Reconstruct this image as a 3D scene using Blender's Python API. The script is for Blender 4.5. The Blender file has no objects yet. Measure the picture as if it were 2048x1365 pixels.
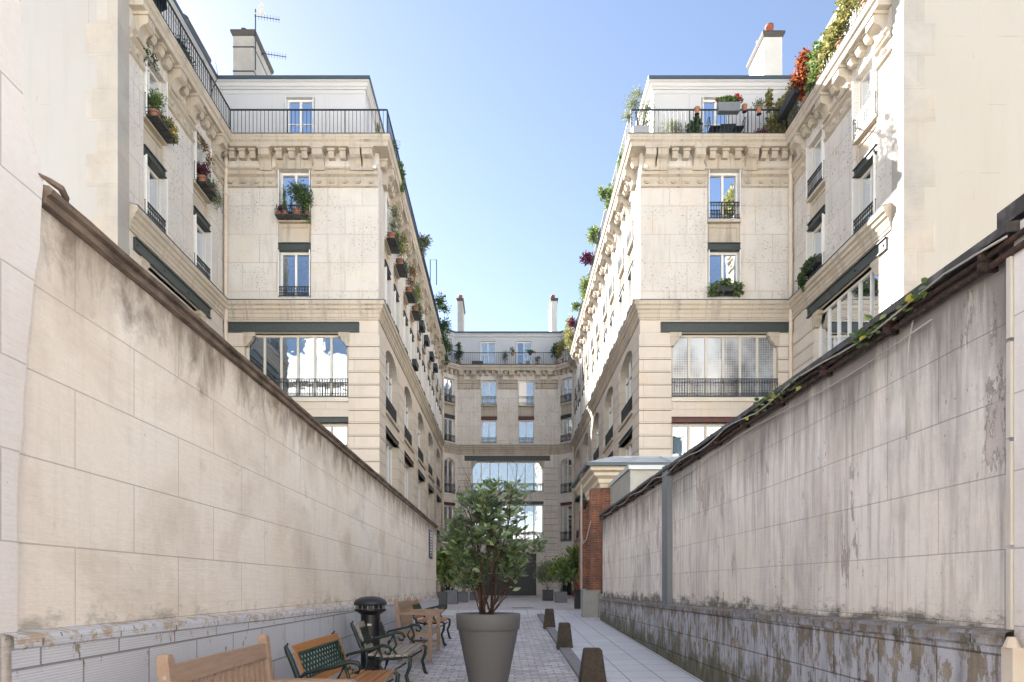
import bpy, math, random
import numpy as np
from mathutils import Vector
R = math.radians
random.seed(7)
rng = np.random.default_rng(7)
S = bpy.context.scene
COL = S.collection

# ------------------------------------------------------------------ camera, sky, sun, exposure
FPX, CX, CY, EYE = 1300.0, 1004.0, 1173.0, 1.65
cd = bpy.data.cameras.new('camera')
cam = bpy.data.objects.new('camera', cd)
COL.objects.link(cam)
cam.location = (0, 0, EYE)
cam.rotation_euler = (R(90), 0, 0)
cd.sensor_width = 36
cd.sensor_fit = 'HORIZONTAL'
cd.lens = FPX * 36 / 2048
cd.shift_x = (1024 - CX) / 2048
cd.shift_y = (CY - 682.5) / 2048
cd.clip_start = 0.05
cd.clip_end = 2000
S.camera = cam

SUN_EL, SUN_AZ = R(31.6), R(-45)          # azimuth measured clockwise from +Y
w = bpy.data.worlds.new('World')
S.world = w
w.use_nodes = True
nt = w.node_tree
nt.nodes.clear()
sky = nt.nodes.new('ShaderNodeTexSky')
sky.sky_type = 'NISHITA'
sky.sun_disc = False
sky.sun_elevation = SUN_EL
sky.sun_rotation = SUN_AZ
sky.air_density = 1.0
sky.dust_density = 0.3
sky.ozone_density = 3.2
bg = nt.nodes.new('ShaderNodeBackground')
bg.inputs[1].default_value = 0.056
wo = nt.nodes.new('ShaderNodeOutputWorld')
tint = nt.nodes.new('ShaderNodeMix')
tint.data_type = 'RGBA'
tint.blend_type = 'MULTIPLY'
tint.inputs[0].default_value = 1.0
tint.inputs[7].default_value = (1.16, 0.945, 0.83, 1)
nt.links.new(sky.outputs[0], tint.inputs[6])
nt.links.new(tint.outputs[2], bg.inputs[0])
nt.links.new(bg.outputs[0], wo.inputs[0])

sl = bpy.data.lights.new('sun', 'SUN')
sl.energy = 5.0
sl.angle = R(0.5)
sl.color = (1.0, 0.95, 0.88)
sun = bpy.data.objects.new('sun', sl)
COL.objects.link(sun)
sd = Vector((math.sin(SUN_AZ) * math.cos(SUN_EL), math.cos(SUN_AZ) * math.cos(SUN_EL), math.sin(SUN_EL)))
sun.rotation_euler = sd.to_track_quat('Z', 'Y').to_euler()
sun.location = (0, 0, 60)

S.view_settings.view_transform = 'Standard'
S.view_settings.look = 'None'
S.view_settings.gamma = 1
S.view_settings.exposure = 2.58
S.render.engine = 'CYCLES'
S.cycles.use_denoising = True
S.cycles.max_bounces = 8
S.cycles.diffuse_bounces = 6
S.cycles.transparent_max_bounces = 12
S.cycles.caustics_reflective = False
S.cycles.caustics_refractive = False


def P(px, py, Y):
    "world point seen at photo pixel (px, py) at distance Y"
    return Vector(((px - CX) * Y / FPX, Y, EYE + (CY - py) * Y / FPX))


def ground(y):
    return 0.0385 * max(-3.0, min(y, 22.0))


# ------------------------------------------------------------------ materials
class NT:
    def __init__(s, name):
        s.m = bpy.data.materials.new(name)
        s.m.use_nodes = True
        s.t = s.m.node_tree
        s.t.nodes.clear()
        s.out = s.t.nodes.new('ShaderNodeOutputMaterial')

    def n(s, typ, ins=None, **props):
        nd = s.t.nodes.new('ShaderNode' + typ)
        for k, v in props.items():
            setattr(nd, k, v)
        for k, v in (ins or {}).items():
            s.set(nd.inputs[k], v)
        return nd

    def set(s, sock, v):
        if isinstance(v, bpy.types.NodeSocket):
            s.t.links.new(v, sock)
        elif isinstance(v, (tuple, list)) and len(v) == 3 and sock.type == 'RGBA':
            sock.default_value = (*v, 1)
        else:
            sock.default_value = v

    def uv(s, scale=(1, 1, 1), rot=0, loc=(0, 0, 0)):
        u = s.n('UVMap', uv_map='UVMap')
        return s.n('Mapping', {0: u.outputs[0], 'Scale': scale, 'Location': loc, 'Rotation': (0, 0, rot)}).outputs[0]

    def obj(s, scale=(1, 1, 1)):
        g = s.n('NewGeometry')
        return s.n('Mapping', {0: g.outputs['Position'], 'Scale': scale}).outputs[0]

    def noise(s, vec, scale, detail=4, rough=0.55, dist=0.0):
        return s.n('TexNoise', {'Vector': vec, 'Scale': scale, 'Detail': detail, 'Roughness': rough, 'Distortion': dist}).outputs[0]

    def ramp(s, fac, a, b, ca=(0, 0, 0), cb=(1, 1, 1)):
        r = s.n('ValToRGB', {0: fac})
        r.color_ramp.elements[0].position = a
        r.color_ramp.elements[1].position = b
        r.color_ramp.elements[0].color = (*ca, 1)
        r.color_ramp.elements[1].color = (*cb, 1)
        return r.outputs[0]

    def mix(s, fac, a, b, mode='MIX'):
        x = s.n('Mix', {0: fac}, data_type='RGBA', blend_type=mode)
        s.set(x.inputs[6], a)
        s.set(x.inputs[7], b)
        return x.outputs[2]

    def math(s, op, a, b=0.5, c=None):
        x = s.n('Math', {0: a, 1: b}, operation=op)
        if c is not None:
            s.set(x.inputs[2], c)
        return x.outputs[0]

    def bump(s, h, strength=0.3, dist=0.01, normal=None):
        b = s.n('Bump', {'Height': h, 'Strength': strength, 'Distance': dist})
        if normal is not None:
            s.set(b.inputs['Normal'], normal)
        return b.outputs[0]

    def finish(s, color, rough=0.8, normal=None, metallic=0.0, spec=0.5, **kw):
        p = s.n('BsdfPrincipled', {'Base Color': color, 'Roughness': rough, 'Metallic': metallic, 'Specular IOR Level': spec})
        if normal is not None:
            s.set(p.inputs['Normal'], normal)
        for k, v in kw.items():
            s.set(p.inputs[k], v)
        s.t.links.new(p.outputs[0], s.out.inputs[0])
        return s.m


def stone(name, c1, c2, bw, bh, mortar=(0.22, 0.19, 0.15), msize=0.008, pits=0.5, stain=0.35, zoff=0.0, streak=0.3, warm=(0.62, 0.45, 0.27), stain_k=0.72):
    m = NT(name)
    vec = m.uv(loc=(0.13, zoff, 0))
    bt = m.n('TexBrick', {'Vector': vec, 'Color1': c1, 'Color2': c2, 'Mortar': mortar, 'Scale': 1.0, 'Mortar Size': msize,
                          'Mortar Smooth': 0.15, 'Bias': 0.0, 'Brick Width': bw, 'Row Height': bh})
    bv = m.n('TexVoronoi', {'Vector': m.uv((0.7, 0.85, 1)), 'Scale': 1.0}, feature='F1')
    pos = m.obj()
    big = m.noise(pos, 0.55, 5, 0.6)
    col = m.mix(m.math('MULTIPLY', m.ramp(m.n('SeparateColor', {0: bv.outputs[1]}).outputs[0], 0.2, 0.9), 0.30), bt.outputs[0], (c1[0] * 0.86, c1[1] * 0.82, c1[2] * 0.76))
    col = m.mix(m.ramp(big, 0.42, 0.72), col, tuple(x * stain_k for x in c1))
    st = m.noise(m.uv((2.2, 0.22, 1)), 1.6, 5, 0.62)
    col = m.mix(m.math('MULTIPLY', m.ramp(st, 0.52, 0.75), streak), col, (0.2, 0.17, 0.14))
    wm = m.noise(pos, 0.9, 3)
    col = m.mix(m.math('MULTIPLY', m.ramp(wm, 0.5, 0.75), 0.22), col, warm)
    pn = m.noise(m.obj((1, 1, 1.6)), 9, 4, 0.75)
    zone = m.ramp(m.noise(pos, 1.1, 2), 0.38, 0.6)
    pit = m.math('MULTIPLY', m.ramp(pn, 0.58, 0.63), m.math('MULTIPLY', zone, pits))
    col = m.mix(pit, col, (0.17, 0.14, 0.11))
    gr = m.noise(pos, 60, 3)
    col = m.mix(m.math('MULTIPLY', gr, 0.18), col, (0.3, 0.27, 0.22))
    h = m.math('ADD', m.math('MULTIPLY', bt.outputs[1], -1.0), m.math('MULTIPLY', pit, -0.6))
    h = m.math('ADD', h, m.math('MULTIPLY', gr, 0.25))
    return m.finish(col, 0.85, m.bump(h, 0.5, 0.012), spec=0.2)


def plain(name, c, rough=0.6, metallic=0.0, var=0.15, scale=6, bump=0.1, spec=0.5, dirt=None, **kw):
    m = NT(name)
    n1 = m.noise(m.obj(), scale, 4)
    col = m.mix(m.math('MULTIPLY', n1, var * 2), c, dirt or tuple(x * 0.5 for x in c))
    n2 = m.noise(m.obj(), scale * 12, 3)
    return m.finish(col, rough, m.bump(n2, bump, 0.004), metallic, spec, **kw)


M = {}
M['stone_upper'] = stone('limestone_blocks', (0.72, 0.69, 0.65), (0.65, 0.615, 0.57), 1.42, 1.18, mortar=(0.40, 0.33, 0.26), msize=0.012, pits=1.0, zoff=0.25, stain_k=0.84)
M['stone_lower'] = stone('dressed_limestone', (0.70, 0.64, 0.57), (0.655, 0.59, 0.515), 2.4, 0.53, mortar=(0.32, 0.27, 0.22), msize=0.008, pits=0.1, streak=0.12, stain_k=0.84)
M['stone_trim'] = stone('carved_limestone', (0.60, 0.54, 0.455), (0.52, 0.46, 0.38), 1.9, 3.0, mortar=(0.3, 0.25, 0.18), msize=0.006, pits=0.3, streak=0.75)
M['stone_far'] = stone('lifted_far_limestone', (0.83, 0.78, 0.72), (0.78, 0.73, 0.67), 1.3, 1.18, mortar=(0.42, 0.36, 0.3), msize=0.012, pits=0.9, streak=0.25, zoff=0.25, stain_k=0.85)  # same limestone as the wings, coloured paler to offset the dim far court
M['attic'] = plain('white_render', (0.58, 0.575, 0.57), 0.8, var=0.05, scale=2)
M['sooty_shade_joint'] = plain('sooty_shaded_stone_joint', (0.20, 0.165, 0.135), 0.9, var=0.3)  # soot colour that also paints shade into the rustication grooves
M['white_stone'] = plain('sunlit_white_render', (0.86, 0.83, 0.77), 0.8, var=0.05)
M['white'] = plain('white_paint', (0.83, 0.82, 0.79), 0.45, var=0.06)
M['old_white'] = plain('aged_white_paint', (0.66, 0.62, 0.54), 0.55, var=0.2)
M['cream_pipe'] = plain('cream_pipe_paint', (0.74, 0.69, 0.60), 0.5, var=0.35, scale=3, dirt=(0.42, 0.25, 0.12))
M['green_beam'] = plain('dark_green_iron', (0.022, 0.036, 0.038), 0.5, var=0.35, scale=9, dirt=(0.07, 0.08, 0.075))
M['red_beam'] = plain('red_primed_iron', (0.20, 0.045, 0.035), 0.6, var=0.6, scale=5, dirt=(0.03, 0.03, 0.03))
M['iron'] = plain('black_wrought_iron', (0.022, 0.028, 0.032), 0.45, var=0.2)
M['rail'] = plain('balcony_iron', (0.03, 0.04, 0.048), 0.45, var=0.2)
M['zinc'] = plain('zinc_sheet', (0.50, 0.54, 0.57), 0.45, 0.15, var=0.25, scale=3)
M['dark_zinc'] = plain('dark_zinc_edge', (0.07, 0.10, 0.12), 0.5, 0.2, var=0.3)
M['chimney'] = plain('chimney_render', (0.50, 0.47, 0.42), 0.85, var=0.45, scale=1.8, bump=0.3, dirt=(0.26, 0.23, 0.2))
M['chimney_pale'] = plain('pale_chimney_render', (0.74, 0.70, 0.63), 0.85, var=0.25, scale=1.8, bump=0.3)
M['cap'] = plain('weathered_cap', (0.10, 0.09, 0.08), 0.85, var=0.5)
M['red_clay'] = plain('red_clay_pot', (0.36, 0.10, 0.05), 0.75, var=0.3)
M['terracotta'] = plain('terracotta', (0.42, 0.19, 0.11), 0.8, var=0.3)
M['dark_pot'] = plain('dark_clay', (0.06, 0.05, 0.05), 0.6)
M['grey_box'] = plain('grey_composite', (0.12, 0.13, 0.15), 0.75, var=0.35, scale=5, bump=0.3)
M['dark_box'] = plain('dark_composite', (0.045, 0.05, 0.058), 0.7, var=0.35, scale=5, bump=0.3)
M['blue_cloth'] = plain('dark_blue_canvas', (0.02, 0.035, 0.06), 0.85)
M['zinc_box'] = plain('galvanised_planter', (0.36, 0.38, 0.39), 0.5, 0.2, var=0.2)
M['soil'] = plain('potting_soil', (0.05, 0.035, 0.025), 1.0, bump=0.6)
M['planter'] = plain('taupe_grey_plastic', (0.135, 0.134, 0.133), 0.62, var=0.05, scale=30, bump=0.25)
M['bollard_black'] = plain('satin_black_paint', (0.008, 0.008, 0.010), 0.38, var=0.1, bump=0.05)
M['bollard_cap'] = plain('matt_black_cap', (0.02, 0.024, 0.032), 0.42, var=0.2, bump=0.1)
M['bark'] = plain('reddish_brown_bark', (0.075, 0.04, 0.028), 0.85, var=0.4, scale=20, bump=0.5)
M['bark_grey'] = plain('grey_bark', (0.14, 0.11, 0.085), 0.85, var=0.4, scale=20, bump=0.5)
M['cable'] = plain('grey_cable', (0.46, 0.43, 0.38), 0.6)
M['lantern'] = plain('green_lantern_paint', (0.02, 0.05, 0.045), 0.4)
M['curtain'] = plain('white_net_curtain', (0.72, 0.71, 0.68), 0.9, var=0.1)
M['blue_curtain'] = plain('blue_curtain', (0.05, 0.16, 0.40), 0.9)
M['sticker'] = plain('paper_sticker', (0.6, 0.6, 0.58), 0.6)
M['moss_stone'] = plain('mossy_kerb_stone', (0.15, 0.14, 0.12), 0.85, var=0.4, scale=8, bump=0.5)


def glass_mat():
    m = NT('window_glass')
    b = m.bump(m.noise(m.obj(), 1.6, 2), 0.06, 0.05)
    g = m.n('BsdfGlossy', {'Color': (0.82, 0.88, 0.95), 'Roughness': 0.015, 'Normal': b})
    t = m.n('BsdfTransparent', {'Color': (0.62, 0.68, 0.70)})
    f = m.n('Fresnel', {'IOR': 1.9, 'Normal': b})
    fac = m.math('ADD', m.math('MULTIPLY', f.outputs[0], 1.0), 0.18)
    fac = m.math('MINIMUM', fac, 1.0)
    x = m.n('MixShader', {0: fac, 1: t.outputs[0], 2: g.outputs[0]})
    m.t.links.new(x.outputs[0], m.out.inputs[0])
    return m.m


M['glass'] = glass_mat()


def wired_glass():
    m = NT('wired_glass')
    bt = m.n('TexBrick', {'Vector': m.uv(), 'Color1': (1, 1, 1), 'Color2': (1, 1, 1), 'Mortar': (0, 0, 0), 'Scale': 1.0,
                          'Mortar Size': 0.006, 'Brick Width': 0.1, 'Row Height': 0.1}, offset=0.0)
    c = m.mix(m.ramp(m.noise(m.obj(), 0.8, 3), 0.4, 0.62), (0.12, 0.13, 0.15), (0.46, 0.49, 0.52))  # pale patches painted into the pane colour in place of reflections
    c = m.mix(bt.outputs[1], c, (0.5, 0.52, 0.54))
    return m.finish(c, 0.08, None, 0.0, 1.0)


M['wired'] = wired_glass()


def wood(name, c1, c2, rough=0.5, axis=(2, 2, 24)):
    m = NT(name)
    tc = m.n('TexCoord')
    v = m.n('Mapping', {0: tc.outputs['Object'], 'Scale': axis}).outputs[0]
    n1 = m.noise(v, 3, 6, 0.65, 0.4)
    n2 = m.noise(tc.outputs['Object'], 3.1, 3)
    col = m.mix(m.ramp(n1, 0.35, 0.68), c1, c2)
    col = m.mix(m.math('MULTIPLY', n2, 0.5), col, tuple(x * 0.7 for x in c1))
    return m.finish(col, rough, m.bump(n1, 0.15, 0.003), spec=0.3)


M['teak'] = wood('pale_teak', (0.44, 0.315, 0.235), (0.34, 0.225, 0.16), 0.6, (24, 2, 24))
M['oiled'] = wood('orange_oiled_wood', (0.50, 0.23, 0.075), (0.34, 0.13, 0.04), 0.4, (24, 2, 24))
M['grey_wood'] = wood('greyed_wood', (0.42, 0.38, 0.32), (0.28, 0.24, 0.19), 0.65, (24, 2, 24))
M['green_iron'] = plain('green_cast_iron', (0.012, 0.055, 0.038), 0.38, var=0.3, scale=12, bump=0.2)
M['dark_green_iron2'] = plain('blackened_green_iron', (0.012, 0.028, 0.024), 0.42, var=0.3)


def leafmat(name, dark, light, trans=0.25, rough=0.5, third=None, spec=0.4):
    m = NT(name)
    a = m.n('Attribute', attribute_name='tint')
    f = a.outputs['Fac']
    r = m.n('ValToRGB', {0: f})
    r.color_ramp.elements[0].position = 0.0
    r.color_ramp.elements[0].color = (*dark, 1)
    r.color_ramp.elements[1].position = 0.9
    r.color_ramp.elements[1].color = (*light, 1)
    if third:
        e = r.color_ramp.elements.new(0.97)
        e.color = (*third, 1)
    c = r.outputs[0]
    p = m.n('BsdfPrincipled', {'Base Color': c, 'Roughness': rough, 'Specular IOR Level': spec})
    t = m.n('BsdfTranslucent', {'Color': c})
    x = m.n('MixShader', {0: trans, 1: p.outputs[0], 2: t.outputs[0]})
    m.t.links.new(x.outputs[0], m.out.inputs[0])
    return m.m


M['leaf_main'] = leafmat('glossy_laurel_leaf', (0.10, 0.155, 0.08), (0.33, 0.43, 0.22), 0.4, 0.28, (0.38, 0.44, 0.16), 0.9)
M['leaf_dark'] = leafmat('dark_leaf', (0.035, 0.07, 0.03), (0.12, 0.19, 0.07), 0.2)
M['leaf_mid'] = leafmat('mid_green_leaf', (0.06, 0.11, 0.035), (0.22, 0.32, 0.09), 0.3)
M['leaf_grey'] = leafmat('grey_olive_leaf', (0.12, 0.15, 0.09), (0.34, 0.38, 0.25), 0.25)
M['leaf_yellow'] = leafmat('yellow_green_leaf', (0.13, 0.15, 0.05), (0.42, 0.38, 0.15), 0.3)
M['leaf_bright'] = leafmat('bright_fatsia_leaf', (0.07, 0.13, 0.05), (0.27, 0.35, 0.12), 0.25, 0.4, (0.5, 0.42, 0.06))
M['leaf_red'] = leafmat('red_creeper_leaf', (0.16, 0.04, 0.02), (0.45, 0.14, 0.06), 0.4)
M['leaf_purple'] = leafmat('purple_leaf', (0.05, 0.012, 0.03), (0.18, 0.05, 0.09), 0.2)
M['leaf_brown'] = leafmat('dry_autumn_leaf', (0.14, 0.08, 0.04), (0.34, 0.22, 0.10), 0.3)
M['flower_red'] = leafmat('red_flower', (0.35, 0.01, 0.02), (0.65, 0.04, 0.05), 0.3)
M['flower_yellow'] = leafmat('yellow_flower', (0.6, 0.35, 0.02), (0.8, 0.6, 0.05), 0.3)


def plaster_wall(name, base, zc, peel, dark, seed, top_soot=(0.22, 0.17, 0.12), zledge=1.36):
    "rendered alley wall scored with block joints; soot runs under the coping, peeled patches, mould above the ledge"
    m = NT(name)
    vec = m.uv(loc=(seed, -0.21 + 0.41 * 0, 0))
    bt = m.n('TexBrick', {'Vector': vec, 'Color1': base, 'Color2': tuple(x * 0.965 for x in base), 'Mortar': tuple(x * (0.60 if peel == 0 else 0.55) for x in base),
                          'Scale': 1.0, 'Mortar Size': 0.0042, 'Mortar Smooth': 0.3, 'Bias': 0, 'Brick Width': 1.08, 'Row Height': 0.41})
    pos = m.obj()
    sep = m.n('SeparateXYZ', {0: pos})
    z = sep.outputs[2]
    col = bt.outputs[0]
    big = m.noise(pos, 0.8, 5, 0.6)
    col = m.mix(m.math('MULTIPLY', m.ramp(big, 0.4, 0.72), 0.5), col, tuple(a * b for a, b in zip(base, (0.86, 0.78, 0.68))))
    streak = m.noise(m.uv((3.2, 0.28, 1), loc=(seed * 3, 0, 0)), 1.7, 7, 0.66)
    streak2 = m.noise(m.uv((11, 0.7, 1), loc=(seed, 2, 0)), 1.3, 5, 0.6)
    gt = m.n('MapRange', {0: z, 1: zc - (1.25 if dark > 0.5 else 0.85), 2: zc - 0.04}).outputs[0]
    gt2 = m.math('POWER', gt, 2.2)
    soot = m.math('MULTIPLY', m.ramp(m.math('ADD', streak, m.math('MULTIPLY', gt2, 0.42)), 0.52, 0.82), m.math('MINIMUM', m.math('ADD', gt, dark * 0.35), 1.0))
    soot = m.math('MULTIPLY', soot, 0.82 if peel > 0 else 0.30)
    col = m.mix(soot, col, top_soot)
    s2 = m.math('MULTIPLY', m.ramp(streak2, 0.50, 0.72), max(0.03, -0.12 + 0.70 * dark))
    col = m.mix(s2, col, (0.24, 0.21, 0.19))
    if peel > 0:
        cl = m.noise(m.uv((1.1, 0.42, 1), loc=(seed * 2, 0.7, 0)), 1.0, 8, 0.7, 0.3)
        col = m.mix(m.math('MULTIPLY', m.ramp(cl, 0.47, 0.72), 0.62), col, (0.27, 0.255, 0.25))
        cl2 = m.noise(m.uv((0.9, 0.5, 1), loc=(seed * 4, 3.7, 0)), 0.9, 6, 0.65)
        col = m.mix(m.math('MULTIPLY', m.ramp(cl2, 0.5, 0.66), 0.45), col, (0.62, 0.50, 0.40))
        pn = m.noise(m.uv((1.5, 0.45, 1), loc=(seed * 7, 1.3, 0)), 1.35, 12, 0.70, 0.3)
        pk = m.ramp(pn, 0.600, 0.612)
        pk = m.math('MULTIPLY', pk, peel * 0.85)
        col = m.mix(pk, col, m.mix(m.ramp(m.noise(pos, 3, 4), 0.4, 0.6), (0.58, 0.50, 0.45), (0.42, 0.36, 0.32)))
        ed = m.math('MULTIPLY', m.math('SUBTRACT', m.ramp(pn, 0.592, 0.600), m.ramp(pn, 0.602, 0.614)), 0.55)
        col = m.mix(ed, col, (0.12, 0.10, 0.09))
        fl = m.noise(m.uv((1.2, 0.8, 1), loc=(seed * 5, 0.3, 0)), 14, 4, 0.7)
        zone = m.ramp(m.noise(m.uv((1.3, 0.2, 1), loc=(seed, 0, 0)), 2.0, 3), 0.5, 0.6)
        flk = m.math('MULTIPLY', m.math('MULTIPLY', m.ramp(fl, 0.64, 0.66), zone), peel)
        col = m.mix(flk, col, (0.2, 0.17, 0.16))
    else:
        pk = 0.0
        fl = m.noise(m.obj((1, 1, 0.8)), 11, 4, 0.7)
        flk = m.math('MULTIPLY', m.ramp(fl, 0.735, 0.75), 0.7)
        col = m.mix(flk, col, (0.25, 0.2, 0.16))
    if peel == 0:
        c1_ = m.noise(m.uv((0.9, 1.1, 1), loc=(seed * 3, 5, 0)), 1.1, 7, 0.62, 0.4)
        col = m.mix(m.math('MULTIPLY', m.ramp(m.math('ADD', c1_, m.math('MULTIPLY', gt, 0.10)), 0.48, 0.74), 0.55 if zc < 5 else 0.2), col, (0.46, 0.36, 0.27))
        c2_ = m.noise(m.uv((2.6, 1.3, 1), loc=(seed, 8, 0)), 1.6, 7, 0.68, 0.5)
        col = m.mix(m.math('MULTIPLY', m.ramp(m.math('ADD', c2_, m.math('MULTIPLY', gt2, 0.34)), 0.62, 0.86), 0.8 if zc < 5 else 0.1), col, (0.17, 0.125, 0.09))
    gb = m.n('MapRange', {0: z, 1: zledge + 0.30, 2: zledge - 0.02}).outputs[0]
    mo = m.noise(m.obj((1, 1, 2)), 3.2, 7, 0.72)
    mould = m.math('MULTIPLY', m.ramp(m.math('ADD', mo, m.math('MULTIPLY', gb, 0.20 + 0.16 * dark)), 0.66, 0.82), m.math('MULTIPLY', m.ramp(gb, 0.0, 0.5), 0.35 + 0.5 * dark))
    col = m.mix(mould, col, (0.12, 0.11, 0.09))
    grit = m.noise(m.obj((1, 1, 1.6)), 34, 5, 0.7)
    trowel = m.noise(m.obj((1, 0.5, 5)), 7, 4, 0.6)
    h = m.math('ADD', m.math('MULTIPLY', grit, 0.5), m.math('MULTIPLY', trowel, 0.9))
    h = m.math('ADD', h, m.math('MULTIPLY', bt.outputs[1], -1.6))
    if peel > 0:
        h = m.math('ADD', h, m.math('MULTIPLY', pk, -1.4))
    col = m.mix(m.math('MULTIPLY', m.ramp(grit, 0.3, 0.7), 0.10), col, (0.2, 0.18, 0.16))
    return m.finish(col, 0.9, m.bump(h, 0.55, 0.010), spec=0.15)


M['plaster_left'] = plaster_wall('cream_scored_render', (0.88, 0.81, 0.72), 3.56, 0.0, 0.3, 2.3, (0.19, 0.14, 0.095))
M['plaster_near'] = plaster_wall('pinkish_grey_render', (0.80, 0.76, 0.74), 9.0, 0.0, 0.05, 2.3)
M['plaster_right'] = plaster_wall('peeling_grey_render', (0.90, 0.84, 0.76), 3.52, 0.9, 1.0, 5.1, (0.15, 0.13, 0.12))


def plinth_mat(name, paint, peel, moss, seed):
    m = NT(name)
    bt = m.n('TexBrick', {'Vector': m.uv(loc=(seed, 0.04, 0)), 'Color1': (1, 1, 1), 'Color2': (0.93, 0.93, 0.93), 'Mortar': (0.45, 0.42, 0.4),
                          'Scale': 1.0, 'Mortar Size': 0.007, 'Mortar Smooth': 0.2, 'Brick Width': 0.62, 'Row Height': 0.33})
    pos = m.obj()
    z = m.n('SeparateXYZ', {0: pos}).outputs[2]
    n1 = m.noise(m.uv((2.4, 0.8, 1), loc=(seed, 0, 0)), 3.4, 9, 0.72)
    k = m.ramp(n1, peel - 0.012, peel + 0.012)
    under = m.mix(m.ramp(m.noise(pos, 5, 5), 0.35, 0.65), (0.20, 0.17, 0.13), (0.38, 0.32, 0.25))
    col = m.mix(k, paint, under)
    top = m.n('MapRange', {0: m.math('ADD', z, m.math('MULTIPLY', m.n('SeparateXYZ', {0: pos}).outputs[1], 0.0085)), 1: 1.30, 2: 1.42}).outputs[0]
    tn = m.ramp(m.math('ADD', m.noise(m.obj((1, 2.2, 3)), 5, 7, 0.75), m.math('MULTIPLY', top, 0.12)), 0.60, 0.70)
    col = m.mix(m.math('MULTIPLY', tn, m.ramp(top, 0.4, 0.7)), col, (0.46, 0.37, 0.27))
    if moss:
        gy = m.n('SeparateXYZ', {0: pos}).outputs[1]
        zz = m.math('SUBTRACT', z, m.math('MULTIPLY', gy, 0.0385))
        g = m.n('MapRange', {0: zz, 1: 0.75, 2: 0.0}).outputs[0]
        gm = m.ramp(m.math('ADD', m.noise(pos, 2.5, 6, 0.7), m.math('MULTIPLY', g, 0.42)), 0.60, 0.80)
        col = m.mix(m.math('MULTIPLY', gm, 0.8), col, (0.10, 0.095, 0.035))
        g2 = m.ramp(m.math('ADD', m.noise(m.uv((4, 0.5, 1)), 2.2, 6, 0.7), m.math('MULTIPLY', top, 0.2)), 0.44, 0.66)
        col = m.mix(m.math('MULTIPLY', g2, 0.55), col, (0.10, 0.09, 0.075))
    col = m.mix(1.0, col, bt.outputs[0], 'MULTIPLY')
    rib = m.n('TexWave', {'Vector': m.uv((1, 22, 1)), 'Scale': 1.0, 'Distortion': 1.2, 'Detail': 1}, bands_direction='Y').outputs[1]
    h = m.math('ADD', m.math('MULTIPLY', rib, 0.25), m.math('MULTIPLY', bt.outputs[1], -1.2))
    h = m.math('ADD', h, m.math('MULTIPLY', k, -0.5))
    h = m.math('ADD', h, m.math('MULTIPLY', m.noise(pos, 40, 4), 0.5))
    return m.finish(col, 0.8, m.bump(h, 0.5, 0.010), spec=0.2)


M['plinth_left'] = plinth_mat('pale_blue_painted_plinth', (0.60, 0.615, 0.66), 0.63, False, 1.0)
M['plinth_right'] = plinth_mat('peeling_blue_painted_plinth', (0.50, 0.505, 0.54), 0.52, True, 4.0)


def blank_mat(name, base, warm, seed):
    m = NT(name)
    pos = m.obj()
    big = m.noise(m.uv((1, 0.5, 1), loc=(seed, 0, 0)), 0.35, 5, 0.6)
    col = m.mix(m.math('MULTIPLY', m.ramp(big, 0.4, 0.7), 0.55), base, warm)
    st = m.noise(m.uv((2, 0.15, 1), loc=(seed, 0, 0)), 2.0, 5, 0.6)
    col = m.mix(m.math('MULTIPLY', m.ramp(st, 0.52, 0.75), 0.16), col, tuple(x * 0.72 for x in warm))
    bt = m.n('TexBrick', {'Vector': m.uv(loc=(seed, 0.3, 0)), 'Color1': (0, 0, 0), 'Color2': (0, 0, 0), 'Mortar': (1, 1, 1), 'Scale': 1.0,
                          'Mortar Size': 0.012, 'Brick Width': 3.1, 'Row Height': 2.05})
    z = m.ramp(m.noise(m.uv((1, 1, 1), loc=(seed, 4, 0)), 0.7, 4), 0.56, 0.62)
    col = m.mix(m.math('MULTIPLY', m.math('MULTIPLY', bt.outputs[0], z), 0.6), col, (0.3, 0.25, 0.2))
    cr = m.noise(pos, 5.0, 8, 0.8)
    col = m.mix(m.math('MULTIPLY', m.math('MULTIPLY', m.ramp(cr, 0.66, 0.68), z), 0.5), col, (0.3, 0.25, 0.2))
    return m.finish(col, 0.85, m.bump(m.noise(pos, 18, 4), 0.25, 0.01), spec=0.2)


M['blank_left'] = blank_mat('white_gable_render', (0.415, 0.412, 0.405), (0.37, 0.355, 0.335), 0.0)
M['blank_right'] = blank_mat('cream_gable_render', (0.435, 0.41, 0.37), (0.405, 0.37, 0.32), 6.0)
M['quoin'] = stone('pale_quoin_stone', (0.48, 0.46, 0.43), (0.43, 0.405, 0.37), 0.9, 0.98, mortar=(0.42, 0.37, 0.3), msize=0.008, pits=0.2, streak=0.1)


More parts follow.
